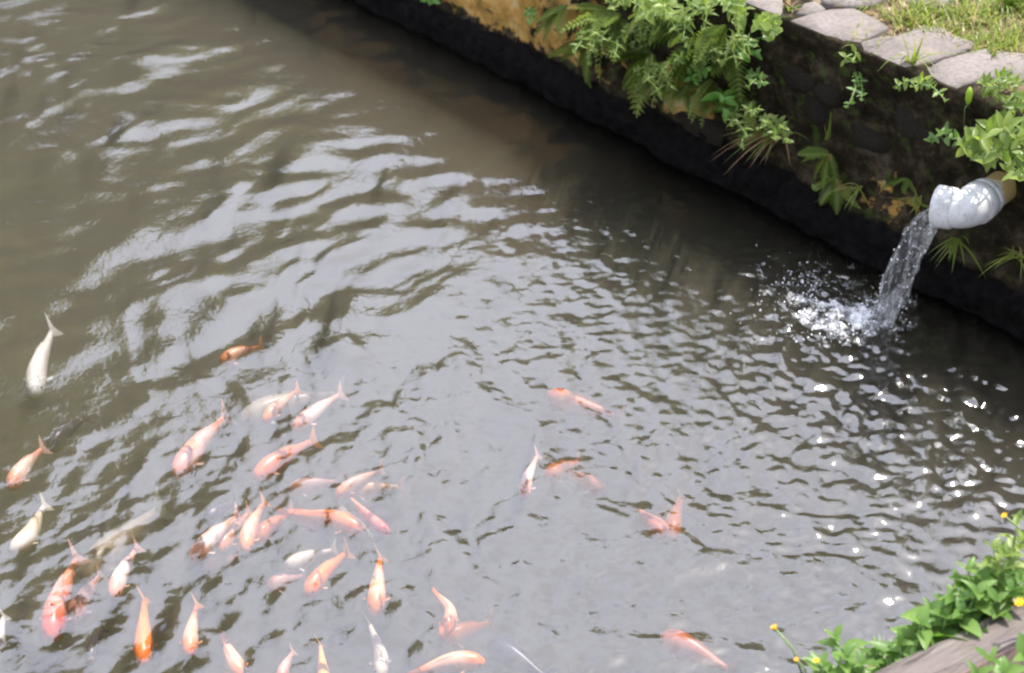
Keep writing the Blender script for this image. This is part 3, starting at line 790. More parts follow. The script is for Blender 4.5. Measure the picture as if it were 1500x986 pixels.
def frond_mesh(rr, n=13, wid=0.34, droop=0.5, name='frond', mat=None):
    v = []; f = []
    for i in range(n):
        t = (i + 1) / (n + 1); z = -droop * t * t; L_ = wid * math.sin(math.pi * (0.12 + 0.86 * t)) ** 0.8 * rr.uniform(.85, 1.1) ; bw = 0.5 / n
        for s_ in (-1, 1):
            o = len(v); lean = 0.35 * L_
            v += [(t - bw, 0, z), (t + bw * .8, 0, z), (t + lean + bw * .5, s_ * L_ * .6, z - .03 * L_ + .04), (t + lean * 1.6, s_ * L_, z - .25 * L_), (t + lean - bw * .7, s_ * L_ * .6, z - .03 * L_ + .04)]
            f.append((o, o + 1, o + 2, o + 3, o + 4) if s_ > 0 else (o + 4, o + 3, o + 2, o + 1, o))
    for i in range(8):
        t = i / 8; t2 = (i + 1) / 8; o = len(v); w_ = .012
        v += [(t, -w_, -droop * t * t + .004), (t, w_, -droop * t * t + .004), (t2, w_, -droop * t2 * t2 + .004), (t2, -w_, -droop * t2 * t2 + .004)]; f.append((o, o + 1, o + 2, o + 3))
    return mesh(name, v, f, mat or M['fern'], smooth=False)
_r = random.Random(5)
FRONDS = [frond_mesh(_r, n_, w_, d_) for n_, w_, d_ in ((16, .20, .30), (14, .17, .5), (16, .22, .65), (13, .16, .2), (15, .19, .85), (11, .24, .4))]
def orient(o, d, upv, roll=0):
    d = Vector(d).normalized(); upv = Vector(upv); y = upv.cross(d)
    if y.length < 1e-3: y = Vector((0, 1, 0)).cross(d)
    y.normalize(); z = d.cross(y)
    o.rotation_euler = (Matrix((d, y, z)).transposed() @ Matrix.Rotation(roll, 3, 'X')).to_euler()
def fern(label, at, dirs, size, seed=0, group='ferns on the wall'):
    """at: pixel of the crown on the wall face; dirs: (right, down, out) directions of the fronds"""
    rr = random.Random(seed)
    p = pw(at[0], at[1], 0.01); root = empty('fern', p, label, 'fern', group)
    for r_, d_, o_ in dirs:
        v = U * r_ - np.array([0, 0, 1]) * d_ + N * o_
        o = obj('frond', rr.choice(FRONDS), root); orient(o, v, N * 0.5 + np.array([0, 0, 1.0]), rr.gauss(0, .3))
        s_ = size * rr.uniform(.55, 1.0); o.scale = (s_, s_ * rr.uniform(.8, 1.2), s_)
    return root
def fan(rr, n, down=0.0, out=1.25):
    return [(rr.uniform(-1.1, .8), rr.uniform(-.7, .5) + down, out * rr.uniform(.5, 1.3)) for _ in range(n)]
fr_ = random.Random(9)
fern('fern hanging lowest at the left end of the greenery', (868, 62), [(-.5, .9, .5), (-.9, .6, .5), (-.2, 1.1, .4), (-.8, .2, .6), (.1, .8, .6)], .17, 1)
fern('pale sunlit fern with a frond arching left over the yellow lichen', (955, 78), [(-1, .15, .5), (-.9, .5, .6), (-.5, .8, .7), (.2, .8, .8), (-1, -.2, .6), (.5, .5, .8)], .19, 2)
fern('fern high under the grassy edge at the left', (905, 22), fan(fr_, 7), .17, 3)
fern('fern at the top edge between two leafy clumps', (985, 18), fan(fr_, 8), .17, 4)
fern('bright fern in the middle of the overgrown wall', (1030, 62), fan(fr_, 8, .3), .18, 5)
fern('fern hanging beside the round-leaved clump', (1085, 70), [(-1, .2, .6), (-.7, .7, .6), (-.2, .9, .5), (.3, .6, .6), (-1, -.2, .5)], .15, 6)
fern('dark fern in the shade above the grey stones', (1045, 118), fan(fr_, 6, .5), .14, 7)
fern('small dark fern above the bright single leaf', (1215, 225), [(-.8, .2, .5), (-.5, .7, .5), (.2, .5, .5), (.6, .3, .5), (-.1, -.3, .6)], .12, 8)
fern('low dark fern closest to the water beside the bright leaf', (1225, 262), [(-.9, .5, .5), (.5, .6, .5), (-.3, .9, .4), (.9, .3, .5)], .11, 9)
fern('tiny fern on the dark wall left of the pipe', (1330, 262), fan(fr_, 4, .2), .07, 10)
fern('fern high at the far top of the wall', (830, 8), fan(fr_, 5, .2), .13, 12)
fern('dense fern in deep shade below the leafy overhang', (975, 100), fan(fr_, 7, .4), .13, 13)

def wall_weed(label, at, tips, size, kind, pairs, seed, name='leafy_weed', off=0.18, group=None):
    b = pw(at[0], at[1], -0.01)
    return weed(label, b, [pw(x, y, off + 0.03 * (i % 3)) for i, (x, y) in enumerate(tips)], size, kind, pairs, seed, upv=tuple(N * .6 + np.array([0, 0, 1.])), bulge=0.02, name=name, group=group)
wall_weed('round-leaved pale clump hanging at the broken paving corner', (1128, 38), [(1112, 42), (1130, 60), (1142, 48), (1122, 30), (1138, 36)], .030, 'round', 4, 31)
wall_weed('yellow-green leafy clump at the top edge left of the round-leaved clump', (1080, 8), [(1070, 22), (1085, 30), (1060, 8), (1078, 38)], .035, 'pale', 4, 32)
wall_weed('leafy yellow-green clump at the very top of the wall', (1030, -4), [(1010, 8), (1035, 14), (1050, 5), (1020, 22)], .038, 'pale', 4, 33)
wall_weed('broad leafy plant at the top of the wall above the middle fern', (960, 0), [(930, 6), (955, 20), (975, 12), (990, 30), (940, 28)], .045, 'pale', 4, 34)
wall_weed('big pale-leaved plant hanging over the end of the grey pipe', (1478, 200), [(1408, 215), (1432, 205), (1440, 240), (1462, 225), (1475, 250), (1480, 195), (1425, 232)], .062, 'pale', 4, 35)
wall_weed('leafy plant at the right edge of the picture above the pipe', (1520, 195), [(1490, 205), (1500, 235), (1492, 265), (1510, 215)], .055, 'pale', 4, 36)
wall_weed('small three-leaved sprig under the orange stone', (1252, 78), [(1240, 92), (1250, 92)], .026, 'pale', 2, 37, off=.04)
wall_weed('thin sprig with dark leaves below the small three-leaved sprig', (1255, 105), [(1258, 128), (1262, 148), (1240, 158)], .022, 'leaf', 4, 38, off=.03)
wall_weed('small plant just left of the leafy plant over the pipe', (1385, 212), [(1362, 208), (1378, 196), (1394, 204)], .035, 'leaf', 2, 39, off=.05)
wall_weed('trailing creeper with tiny leaves below the paving stones', (1350, 118), [(1362, 130), (1385, 148), (1335, 128), (1310, 130)], .022, 'pale', 5, 40, off=.03)
wall_weed('large dark heart-shaped leaves in the shade at the middle of the wall', (1065, 140), [(1050, 165), (1070, 172), (1060, 150)], .065, 'moss', 2, 41, off=.04)
wall_weed('dark triangular leaf plant under the round-leaved clump', (1095, 66), [(1105, 82), (1090, 86)], .05, 'moss', 2, 42, off=.04)
wall_weed('single bright strap leaf low above the water', (1225, 268), [(1195, 280)], .05, 'pale', 1, 43, off=.06)
wall_weed('small green tuft alone on the orange lichen wall', (778, 14), [(770, 24), (782, 30), (776, 36)], .02, 'moss', 4, 44, off=.025)
wall_weed('tiny green sprig on the wall at the far left top', (628, -2), [(622, 4), (634, 6)], .03, 'moss', 3, 45, off=.03)
wall_weed('spread-leaved sprig low on the wall below the bright fern', (950, 110), [(955, 130), (962, 150), (945, 128)], .024, 'pale', 3, 46, off=.04)
wall_weed('small dry-leaved sprig at the water side of the yellow lichen', (965, 148), [(958, 158), (970, 140)], .02, 'dry', 2, 47, off=.03)
wall_weed('low creeping plant on the soil beside the seed head', (1455, 128), [(1440, 122), (1465, 130), (1480, 118), (1450, 140), (1495, 125)], .028, 'pale', 5, 48, off=.05)
wall_weed('leafy creeper at the wall top by the right edge', (1490, 150), [(1470, 150), (1485, 165), (1500, 150), (1465, 172)], .03, 'pale', 4, 49, off=.05)
wall_weed('dark leafy plant in shade between the ferns', (1010, 95), [(1000, 110), (1020, 120), (1035, 105), (1005, 130)], .034, 'moss', 4, 50, off=.05)

fern('pale small fern at the top between the two highest clumps', (1010, 36), fan(fr_, 9, -.3, 1.5), .16, 14)
fern('sunlit fern just under the yellow-green clump', (1062, 40), fan(fr_, 8, -.3, 1.5), .15, 15)
fern('yellowish fern in front of the pale arching fern', (925, 40), fan(fr_, 9, -.2, 1.5), .16, 16)
fern('fern right above the grass tuft with brown blades', (1100, 150), fan(fr_, 6, 0, 1.1), .11, 17)
fern('fern left of the heart-shaped leaves', (1010, 135), fan(fr_, 6, .1, 1.0), .11, 18)
wall_weed('bushy small-leaved plant in the middle of the overgrown wall', (1025, 80), [(1005, 70), (1030, 90), (1045, 75), (1015, 100), (1060, 95), (990, 90)], .026, 'pale', 5, 51, off=.10)
wall_weed('small-leaved plant hanging under the broad leafy plant', (935, 40), [(915, 48), (940, 60), (955, 48), (925, 70), (900, 75)], .024, 'pale', 5, 52, off=.09)
wall_weed('light green plant inside the brown-bladed grass tuft', (1140, 185), [(1125, 180), (1150, 190), (1138, 205), (1120, 200), (1155, 210), (1110, 190)], .026, 'pale', 5, 53, off=.12)
wall_weed('small weeds under the round-leaved clump', (1110, 105), [(1100, 118), (1120, 125), (1095, 128)], .024, 'leaf', 4, 54, off=.07)
wall_weed('bright leafy shoots on the top edge above the ferns', (905, -8), [(890, 2), (912, 8), (925, -4), (900, 16)], .032, 'pale', 4, 55, off=.08)
XW = [('tangle of thin yellow-green shoots at the left end of the greenery', (880, 40), [(850, 55), (870, 75), (890, 60), (862, 95), (900, 85), (840, 78)], .030, 56),
      ('tangle of narrow leaves under the pale arching fern', (960, 95), [(930, 105), (950, 118), (975, 108), (985, 130), (965, 140)], .030, 57),
      ('sunlit narrow-leaved shoots in the middle of the top edge', (1000, 0), [(975, 25), (990, 45), (1010, 30), (1030, 45), (1000, 60)], .036, 58),
      ('narrow-leaved shoots between the bright fern and the round-leaved clump', (1085, 50), [(1070, 65), (1090, 80), (1105, 70), (1080, 95), (1060, 80)], .030, 59),
      ('narrow-leaved shoots under the heart-shaped leaves', (1090, 170), [(1070, 185), (1095, 200), (1110, 165), (1085, 215)], .028, 60)]
LEAF['narrow'] = [leaf_mesh('leaf', M['leaf_pale'], w_, .2, d_, 0) for w_, d_ in ((.2, .3), (.25, .5), (.17, .2), (.22, .7))]
for l_, a_, t_, z_, sd in XW: wall_weed(l_, a_, t_, z_, 'narrow', 6, sd, off=.18)
# grass: blades joined per tuft
def blade(mb, p, d, L_, w_, droop=0.5, mi=0, n=5):
    d = np.asarray(d, float); d /= np.linalg.norm(d); side = np.cross(d, [0, 0, 1.0]); side /= np.linalg.norm(side) + 1e-6
    vs = []
    for i in range(n + 1):
        t = i / n; c = np.asarray(p) + d * L_ * t + np.array([0, 0, -droop * L_ * t * t]) + np.array([d[0], d[1], 0]) * droop * L_ * .4 * t * t
        ww = w_ * (1 - t ** 1.6) * .5
        vs += [c - side * ww, c + side * ww]
    mb.add(vs, [(i * 2, i * 2 + 1, i * 2 + 3, i * 2 + 2) for i in range(n)], mi)
def tuft(label, base, n, L_, w_, seed, lean=(0, 0, 1), spread=.6, droop=.5, cat='grass', drymix=.2, name='grass_tuft', group='grass tufts'):
    rr = random.Random(seed); mb = MB()
    for _ in range(n):
        d = np.asarray(lean, float) + np.array([rr.gauss(0, spread), rr.gauss(0, spread), abs(rr.gauss(0, spread * .5))])
        blade(mb, np.asarray(base) + np.array([rr.gauss(0, .008), rr.gauss(0, .008), 0]), d, L_ * rr.uniform(.5, 1.1), w_ * rr.uniform(.6, 1.2), droop * rr.uniform(.4, 1.4), 1 if rr.random() < drymix else 0)
    root = empty(name, base, label, cat, group)
    mb.build('blades', [M['grass'], M['dry']], root, base, smooth=False)
    return root
tuft('big grass tuft with brown dead blades hanging from the wall', pw(1145, 195, -.01), 55, .17, .007, 61, tuple(N * 1.0 - U * .35 + np.array([0, 0, .5])), .5, .55, drymix=.4)
tuft('tall grass tuft growing between the paving stones', pz(1335, 95, H), 16, .16, .007, 62, (0, 0, 1), .5, .7, drymix=.1)
tuft('lone upright green blades on the dark wall', pw(1215, 205, 0), 4, .10, .009, 63, tuple(N * .3 + np.array([0, 0, 1])), .12, .1, drymix=0)
tuft('dark grass tuft beside the mouth of the pipe', pw(1345, 300, 0), 18, .09, .006, 64, tuple(N * .5 + np.array([0, 0, .3])), .6, .5, drymix=.05)
tuft('dark grass under the pipe', pw(1400, 350, 0), 16, .10, .006, 65, tuple(N * .6 + U * .3 + np.array([0, 0, .1])), .5, .6, drymix=.05)
tuft('mossy grass on the wall at the right edge below the pipe', pw(1492, 375, 0), 26, .08, .005, 66, tuple(N * .5 + np.array([0, 0, .1])), .6, .7, drymix=.0)
tuft('grass tuft on the paving at the top, beside the small white stone', pz(1158, 14, H), 14, .05, .004, 67, (0, 0, 1), .7, .6, drymix=.4)
tuft('bright green tuft at the top right corner', pz(1480, 8, H), 34, .12, .010, 68, (0, 0, 1), .6, .5, drymix=0)
tuft('thin drooping grass low on the wall by the water, next to the low dark fern', pw(1255, 275, 0), 10, .08, .006, 69, tuple(N * .6 + np.array([0, 0, .3])), .6, 1.0, drymix=0)
tuft('tuft of thin blades on the flagstone at the right', pz(1452, 85, H), 8, .10, .005, 70, (0, 0, 1), .4, .4, drymix=.1)
# seed head
mb = MB(); b0 = pw(1412, 185, .02); t0 = pw(1421, 128, .05)
mb.tube([b0, b0 * .5 + t0 * .5 + N * .01, pw(1419, 152, .05)], .0012, 5)
root = empty('grass_seed_head', b0, 'bright lime seed head on a thin stalk in front of the wall', 'grass')
mb.build('stalk', M['stem'], root, b0)
mb = MB(); e0 = pw(1418, 152, .05)
mb.tube([e0, e0 * .8 + t0 * .2, e0 * .3 + t0 * .7, t0], [.004, .008, .008, .003], 8)
mb.build('head', leaf_mat('lime_head', (0.25, 0.38, 0.03), (0.3, 0.42, 0.05), .5), root, b0)

# short grass and litter between and behind the stones (nobody could count it)
rr = random.Random(77); mb = MB(); lit = MB()
def inside(poly, x, y):
    c = False; n = len(poly)
    for i in range(n):
        x1, y1 = poly[i]; x2, y2 = poly[(i + 1) % n]
        if (y1 > y) != (y2 > y) and x < (x2 - x1) * (y - y1) / (y2 - y1) + x1: c = not c
    return c
GR = [(1500, 120, 200, 40, 1.0)]
clumps = []
for _ in range(1500):
    x = rr.uniform(1240, 1640); y = rr.uniform(-60, 150)
    dist_line = y - (0.41 * (x - 1075))           # >0 means in front of the edge
    behind = (0.30 * (x - 1215)) - y               # grassy behind the row of stones
    if dist_line > -8: continue
    if behind < -6 and rr.random() < .93: continue
    if N3.fbm(x * .03, y * .06, 3) < .495: continue
    clumps.append((x, y))
for x, y in clumps:
    p = pz(x, y, H - .01)
    for _ in range(rr.randint(8, 16)):
        q = p + np.array([rr.gauss(0, .02), rr.gauss(0, .02), 0])
        blade(mb, q, (rr.gauss(0, .5), rr.gauss(0, .5), 1), rr.uniform(.03, .10), rr.uniform(.003, .006), rr.uniform(.2, .9), 1 if rr.random() < .10 else 0, 3)
for _ in range(420):                                # grass in the joints along the front edge and between stones
    x = rr.uniform(1075, 1520); y = .41 * (x - 1075) + rr.gauss(-14, 14)
    if N2.fbm(x * .05, y * .05, 3) < .5 or .41 * (x - 1075) - y < 2: continue
    p = pz(x, y, H - .012)
    for _ in range(3): blade(mb, p, (rr.gauss(0, .6), rr.gauss(0, .6), 1), rr.uniform(.012, .04), .003, .6, 1 if rr.random() < .5 else 0, 3)
g = mb.build('grass', [M['grass'], M['dry']], smooth=False)
tag(g, 'short sunlit grass growing behind and between the flat paving stones', 'grass', kind='stuff')
for _ in range(420):
    x = rr.uniform(1120, 1600); y = rr.uniform(-20, 190)
    e = .41 * (x - 1075) - y
    if e < 3 or N1.fbm(x * .04, y * .06, 3) < .47: continue
    p = pz(x, y, H - .008 + .008 * rr.random()); a = rr.random() * 6.3; s_ = rr.uniform(.006, .018)
    c, s2 = math.cos(a), math.sin(a)
    lit.add([p + np.array([-s_ * c, -s_ * s2, 0]), p + np.array([s_ * .4 * s2, -s_ * .4 * c, .005]), p + np.array([s_ * c, s_ * s2, .001]), p + np.array([-s_ * .4 * s2, s_ * .4 * c, .006])], [(0, 1, 2, 3)])
g = lit.build('leaf_litter', M['dry'], smooth=False)
tag(g, 'dry fallen leaf bits scattered on the soil between the paving stones', 'leaf litter', kind='stuff')

# ------------------------------------------------------------------ pipe
PR, CR = 0.0410, 0.0470
elbow_c = pw(1416, 309, 0.125)
es, en = sn(elbow_c); ez = elbow_c[2]
d2 = -U * 0.95 + N * 0.22 - np.array([0, 0, .16]); d2 /= np.linalg.norm(d2)
din = N * 1.0 + np.array([0, 0, -0.03]); din /= np.linalg.norm(din)
def revolve(rings, k=28):
    """rings: (centre, axis, radius) -> verts, faces"""
    vs = []; ref = np.array([0, 0, 1.0])
    for c, ax, r_ in rings:
        ax = ax / np.linalg.norm(ax); e1 = ref - ax * (ref @ ax); e1 /= np.linalg.norm(e1); e2 = np.cross(ax, e1)
        vs += [c + r_ * (math.cos(2 * math.pi * j / k) * e1 + math.sin(2 * math.pi * j / k) * e2) for j in range(k)]
    n = len(rings)
    fs = [(i * k + j, i * k + (j + 1) % k, (i + 1) * k + (j + 1) % k, (i + 1) * k + j) for i in range(n - 1) for j in range(k)]
    return vs, fs
proot = empty('drain_pipe', W(es, 0, ez), 'grey plastic drain pipe with an elbow, pouring water into the pond', 'pipe')
def pipe_part(name, rings, stain=0.0, dirt=0.6):
    vs, fs = revolve(rings); loc = np.array(proot.location)
    me_ = mesh(name, [v - loc for v in vs], fs, M['pvc'])
    fattr(me_, 'dirt', np.full(len(vs), dirt)); fattr(me_, 'stain', np.array([stain(v) if callable(stain) else stain for v in vs]))
    return obj(name, me_, proot)
w0 = W(es, -0.08, ez)
start = elbow_c - din * 0.05
pipe_part('pipe', [(w0, din, PR), (W(es, -.01, ez), din, PR), (start, din, PR), (start + din * .01, din, PR * .5)], stain=lambda v: 0.9 if (v - WB) @ N < 0.02 else 0.1, dirt=1.0)
# elbow: socket, bend, socket
rb = 0.030
c0 = elbow_c - din * 0.066; bend = []
for i in range(9):
    t = i / 8; dd = din * (1 - t) + d2 * t; dd /= np.linalg.norm(dd)
    c = (elbow_c - din * rb) * (1 - t) ** 2 + elbow_c * 2 * t * (1 - t) + (elbow_c + d2 * rb) * t * t
    bend.append((c, dd, CR * 0.985))
e_end = elbow_c + d2 * 0.075
pipe_part('elbow', [(c0, din, PR * 1.001), (c0, din, CR * 1.10), (elbow_c - din * .034, din, CR * 1.10), (elbow_c - din * .030, din, CR * 1.0)] + bend, dirt=.5)
pipe_part('mouth_socket', [(elbow_c + d2 * .029, d2, CR * .985), (elbow_c + d2 * .033, d2, CR * 1.10), (e_end, d2, CR * 1.12), (e_end + d2 * .002, d2, CR * 1.0), (e_end + d2 * .001, d2, CR * .88), (elbow_c + d2 * .03, d2, CR * .86), (elbow_c, d2, CR * .5)], dirt=.5)
pipe_part('collar', [(elbow_c - din * .088, din, PR * 1.0), (elbow_c - din * .087, din, CR * 1.04), (elbow_c - din * .0685, din, CR * 1.04), (elbow_c - din * .068, din, PR * 1.0)], dirt=1.0)

# ------------------------------------------------------------------ the falling jet and its splash
def jet_material():
    m, nt, b = newmat('falling_water')
    nt.nodes.remove(b)
    gl = nd(nt, 'BsdfGlass'); gl.inputs['IOR'].default_value = 1.33; gl.inputs['Roughness'].default_value = 0.08
    tr = nd(nt, 'BsdfTransparent'); m1 = nd(nt, 'MixShader'); m1.inputs[0].default_value = .5
    nt.links.new(gl.outputs[0], m1.inputs[1]); nt.links.new(tr.outputs[0], m1.inputs[2])
    df = nd(nt, 'BsdfDiffuse'); df.inputs[0].default_value = (.75, .77, .8, 1)
    mp = nd(nt, 'Mapping'); mp.inputs['Scale'].default_value = (1, 1, .16); nt.links.new(objco(nt), mp.inputs[0])
    f = ramp(nt, noise(nt, 90, 5, .65, mp.outputs[0]), gray((.54, .02), (.72, .5)))
    m2 = nd(nt, 'MixShader'); nt.links.new(f, m2.inputs[0]); nt.links.new(m1.outputs[0], m2.inputs[1]); nt.links.new(df.outputs[0], m2.inputs[2])
    nt.links.new(m2.outputs[0], nt.nodes['Material Output'].inputs[0])
    return m
M['jet'] = jet_material()
m0 = e_end - np.array([0, 0, .018]) - d2 * .01
v0 = d2 * np.array([1, 1, 0]) * 0.30
fall = m0[2] + 0.005
T = math.sqrt(2 * fall / 9.8) * 0.8
land = SPL + np.array([0.0, 0.0, 0])
nseg, k = 40, 36; vs = []; fs = []; rgj = np.random.default_rng(4)
for i in range(nseg + 1):
    t = i / nseg; c = m0 + (land - m0) * np.array([t, t, 0]); c = np.array([m0[0] + (land[0] - m0[0]) * t ** .6, m0[1] + (land[1] - m0[1]) * t ** .6, m0[2] - (m0[2] + .01) * t ** 1.35])
    for j in range(k):
        a = 2 * math.pi * j / k
        jj = abs(j - k / 2) / k
        rr_ = 0.034 * (1 - .1 * t) * (1 + (.5 + .8 * t) * (N1.fbm(np.array(jj * 22 + 3), np.array(t * 3.2), 3) - .5) + .45 * (N2(np.array(jj * 30), np.array(t * 9)) - .5))
        vs.append(c + rr_ * (math.cos(a) * U * 1.05 + math.sin(a) * N * .62) + np.array([0, 0, .012 * math.cos(a)]))
for i in range(nseg):
    for j in range(k): fs.append((i * k + j, i * k + (j + 1) % k, (i + 1) * k + (j + 1) % k, (i + 1) * k + j))
jl = (m0 + land) / 2; jl[2] = 0
jet = obj('water_jet', mesh('water_jet', [v - jl for v in vs], fs, M['jet']), None, V(jl))
tag(jet, 'clear jet of water falling from the pipe mouth into the pond', 'water jet')

# splash: foam bubbles, and thrown drops coloured whitish in place of sun glints
def foam_material(name='foam_and_glint_drops', sheet_=False):
    m, nt, b = newmat(name)
    nt.links.new(ramp(nt, noise(nt, 200, 2, vec=objco(nt)), [(0.3, (.65, .66, .7)), (.7, (.85, .86, .88))]), b.inputs['Base Color'])
    b.inputs['Roughness'].default_value = .1
    t = nd(nt, 'BsdfTransparent'); mx = nd(nt, 'MixShader')
    if sheet_:
        f = math_(nt, 'ADD', attr(nt, 'foam'), math_(nt, 'MULTIPLY', math_(nt, 'SUBTRACT', noise(nt, 150, 4, .7, objco(nt)), .5), 1.5))
        nt.links.new(ramp(nt, f, gray((.25, 1), (.85, .35))), mx.inputs[0])
    else: mx.inputs[0].default_value = .35
    nt.links.new(b.outputs[0], mx.inputs[1]); nt.links.new(t.outputs[0], mx.inputs[2]); nt.links.new(mx.outputs[0], nt.nodes['Material Output'].inputs[0])
    return m
M['foam_sheet'] = foam_material('foam_sheet', True)
M['foam'] = foam_material()
def ico():
    p = (1 + 5 ** .5) / 2
    v = np.array([(-1, p, 0), (1, p, 0), (-1, -p, 0), (1, -p, 0), (0, -1, p), (0, 1, p), (0, -1, -p), (0, 1, -p), (p, 0, -1), (p, 0, 1), (-p, 0, -1), (-p, 0, 1)]) / math.sqrt(1 + p * p)
    f = [(0, 11, 5), (0, 5, 1), (0, 1, 7), (0, 7, 10), (0, 10, 11), (1, 5, 9), (5, 11, 4), (11, 10, 2), (10, 7, 6), (7, 1, 8), (3, 9, 4), (3, 4, 2), (3, 2, 6), (3, 6, 8), (3, 8, 9), (4, 9, 5), (2, 4, 11), (6, 2, 10), (8, 6, 7), (9, 8, 1)]
    return v, f
IV, IF = ico()
r_ = np.random.default_rng(8); mb = MB()
def px_drop(cx, cy_, sx, sy, n, rmin, rmax, zmax):
    for _ in range(n):
        x = cx + r_.normal() * sx; y = cy_ + r_.normal() * sy
        p = pz(x, y, 0); hgt = abs(r_.normal()) * zmax; p = p + np.array([0, 0, hgt])
        h0 = float(wave_height(np.array([p[0]]), np.array([p[1]]))[0]); p[2] += h0
        s_ = rmin + (rmax - rmin) * r_.random() ** 2
        mb.add(p + IV * s_, IF)
px_drop(1250, 466, 32, 13, 120, .0008, .0032, .012)
px_drop(1285, 458, 14, 9, 90, .0008, .0030, .03)
px_drop(1190, 440, 30, 20, 110, .0008, .0034, .012)
px_drop(1172, 412, 18, 10, 35, .001, .0032, .012)
px_drop(1140, 450, 38, 35, 30, .001, .003, .010)
for _ in range(90):
    t = r_.random(); a = r_.random() * 6.3; e = .028 + .012 * t + abs(r_.normal()) * .006
    c = np.array([m0[0] + (land[0] - m0[0]) * t ** .6, m0[1] + (land[1] - m0[1]) * t ** .6, m0[2] - (m0[2] + .01) * t ** 1.35])
    mb.add(c + U * e * math.cos(a) + N * e * .62 * math.sin(a) + IV * np.array([1, 1, 1.8]) * r_.uniform(.0008, .0026), IF)
px_drop(1225, 492, 42, 7, 60, .001, .0040, .002)
xs = np.arange(1095, 1345, 3.0); ys = np.arange(385, 512, 2.2)
gx, gy = np.meshgrid(xs, ys, indexing='ij'); pts = np.array([[pz(a, b, 0) for a, b in zip(ra, rb_)] for ra, rb_ in zip(gx, gy)])
fz = wave_height(pts[..., 0], pts[..., 1])
dens = np.exp(-((gx - 1255) / 58) ** 2 - ((gy - 466) / 26) ** 2) + .55 * np.exp(-((gx - 1190) / 38) ** 2 - ((gy - 440) / 28) ** 2)
tear = N1.fbm(pts[..., 0] * 45, pts[..., 1] * 45, 3); tear2 = N3.fbm(pts[..., 0] * 110, pts[..., 1] * 110, 2)
keep = dens * 0.62 + (tear - .5) * 1.1 + (tear2 - .5) * .6
pts[..., 2] = fz + .0025 + .022 * np.clip(keep - .35, 0, 1) * (.3 + tear2) + .01 * np.exp(-((gx - 1285) / 25) ** 2 - ((gy - 468) / 14) ** 2)
na2, nb2 = gx.shape; ii = np.arange(na2 * nb2).reshape(na2, nb2); kf = (keep[:-1, :-1] + keep[1:, 1:] + keep[1:, :-1] + keep[:-1, 1:]) / 4
fl = np.stack([ii[:-1, :-1], ii[1:, :-1], ii[1:, 1:], ii[:-1, 1:]], -1)[kf > .05]
n0 = len(mb.v)
mb.add(pts.reshape(-1, 3), [tuple(f_) for f_ in fl.reshape(-1, 4)], 1)
sp = mb.build('splash', [M['foam'], M['foam_sheet']])
fattr(sp.data, 'foam', np.concatenate([np.zeros(n0), np.clip(keep, 0, 1.2).reshape(-1)])); tag(sp, 'white foam and glint-white flying drops where the jet strikes the pond', 'splash', kind='stuff')

# ------------------------------------------------------------------ timber on the near bank
def timber():
    L_ = 2.2; a0, a1 = -0.55, 1.5; w_, hh = 0.037, 0.046; ns = 70
    prof = []
    for cx, cz, st in ((1, 1, 0), (-1, 1, 90), (-1, -1, 180), (1, -1, 270)):
        for k in range(4):
            a = R(st + 30 * k); prof.append((cx * (w_ - .012) + .012 * math.cos(a), cz * (hh - .012) + .012 * math.sin(a)))
    v = []; f = []; mi = []; nk = len(prof)
    for i in range(ns + 1):
        x = a0 + (a1 - a0) * i / ns
        for j, (y, z) in enumerate(prof):
            d = 1 + .10 * (float(N1(x * 5, j * .9)) - .5) + .05 * (float(N2(x * 22, j * 1.7)) - .5)
            v.append((x, y * d, z * d + .008 * math.sin(x * 2.3)))
    for i in range(ns):
        for j in range(nk):
            f.append((i * nk + j, (i + 1) * nk + j, (i + 1) * nk + (j + 1) % nk, i * nk + (j + 1) % nk))
            y = (prof[j][0] + prof[(j + 1) % nk][0]) / 2; z = (prof[j][1] + prof[(j + 1) % nk][1]) / 2
            mi.append(0 if z > hh - .004 or y > 0.03 else 1)
    f += [tuple(range(nk))[::-1], tuple(ns * nk + j for j in range(nk))]; mi += [1, 1]
    me_ = mesh('timber', v, f, [M['wood_grey'], M['wood_pink']], True, mi)
    p = bank_pt(0, 0.035, BZ + hh + .012)
    o = obj('timber', me_, None, V(p)); o.rotation_euler = (R(-8), 0, math.atan2(BD[1], BD[0]))
    tag(o, 'weathered grey split timber lying along the near bank', 'timber')
timber()

# ------------------------------------------------------------------ plants of the near bank
def bank_weed(label, tips, size, pairs, seed, zt=0.50, back=.03, zb=0.36, kind='leaf', lift=0.0):
    ts = [pz(x, y, zt + lift * (i % 3)) for i, (x, y) in enumerate(tips)]
    c = sum(ts) / len(ts); a = (c - KB0) @ BD; b = min((c - KB0) @ BN + back, -0.02)
    base = bank_pt(a, b, zb)
    return weed(label, base, ts, size * 1.2, kind, pairs + 1, seed, group='leafy weeds along the near bank')
bank_weed('leafy weed at the lowest left, behind the yellow flower buds', [(1222, 935), (1205, 975), (1238, 965)], .052, 2, 101, zt=.47)
bank_weed('leafy weed with upright young leaves second from the left', [(1285, 955), (1300, 975), (1262, 975)], .045, 2, 102, zt=.47)
bank_weed('leafy weed half hidden behind the lower end of the timber', [(1340, 925), (1318, 945), (1360, 935), (1335, 965)], .045, 3, 103, zt=.50)
bank_weed('tall weed with a big pale leaf facing the water', [(1362, 893), (1385, 905), (1348, 915)], .055, 3, 104, zt=.53)
bank_weed('bushiest weed at the middle of the timber, dark green', [(1405, 860), (1395, 880), (1425, 880), (1410, 900)], .055, 3, 105, zt=.54)
bank_weed('weed with one dark upright leaf above the bushy plants', [(1418, 838), (1440, 850), (1430, 870)], .055, 3, 106, zt=.56)
bank_weed('weed with two round young leaves, highest of the bank plants', [(1455, 805), (1475, 815)], .045, 3, 107, zt=.60, kind='pale')
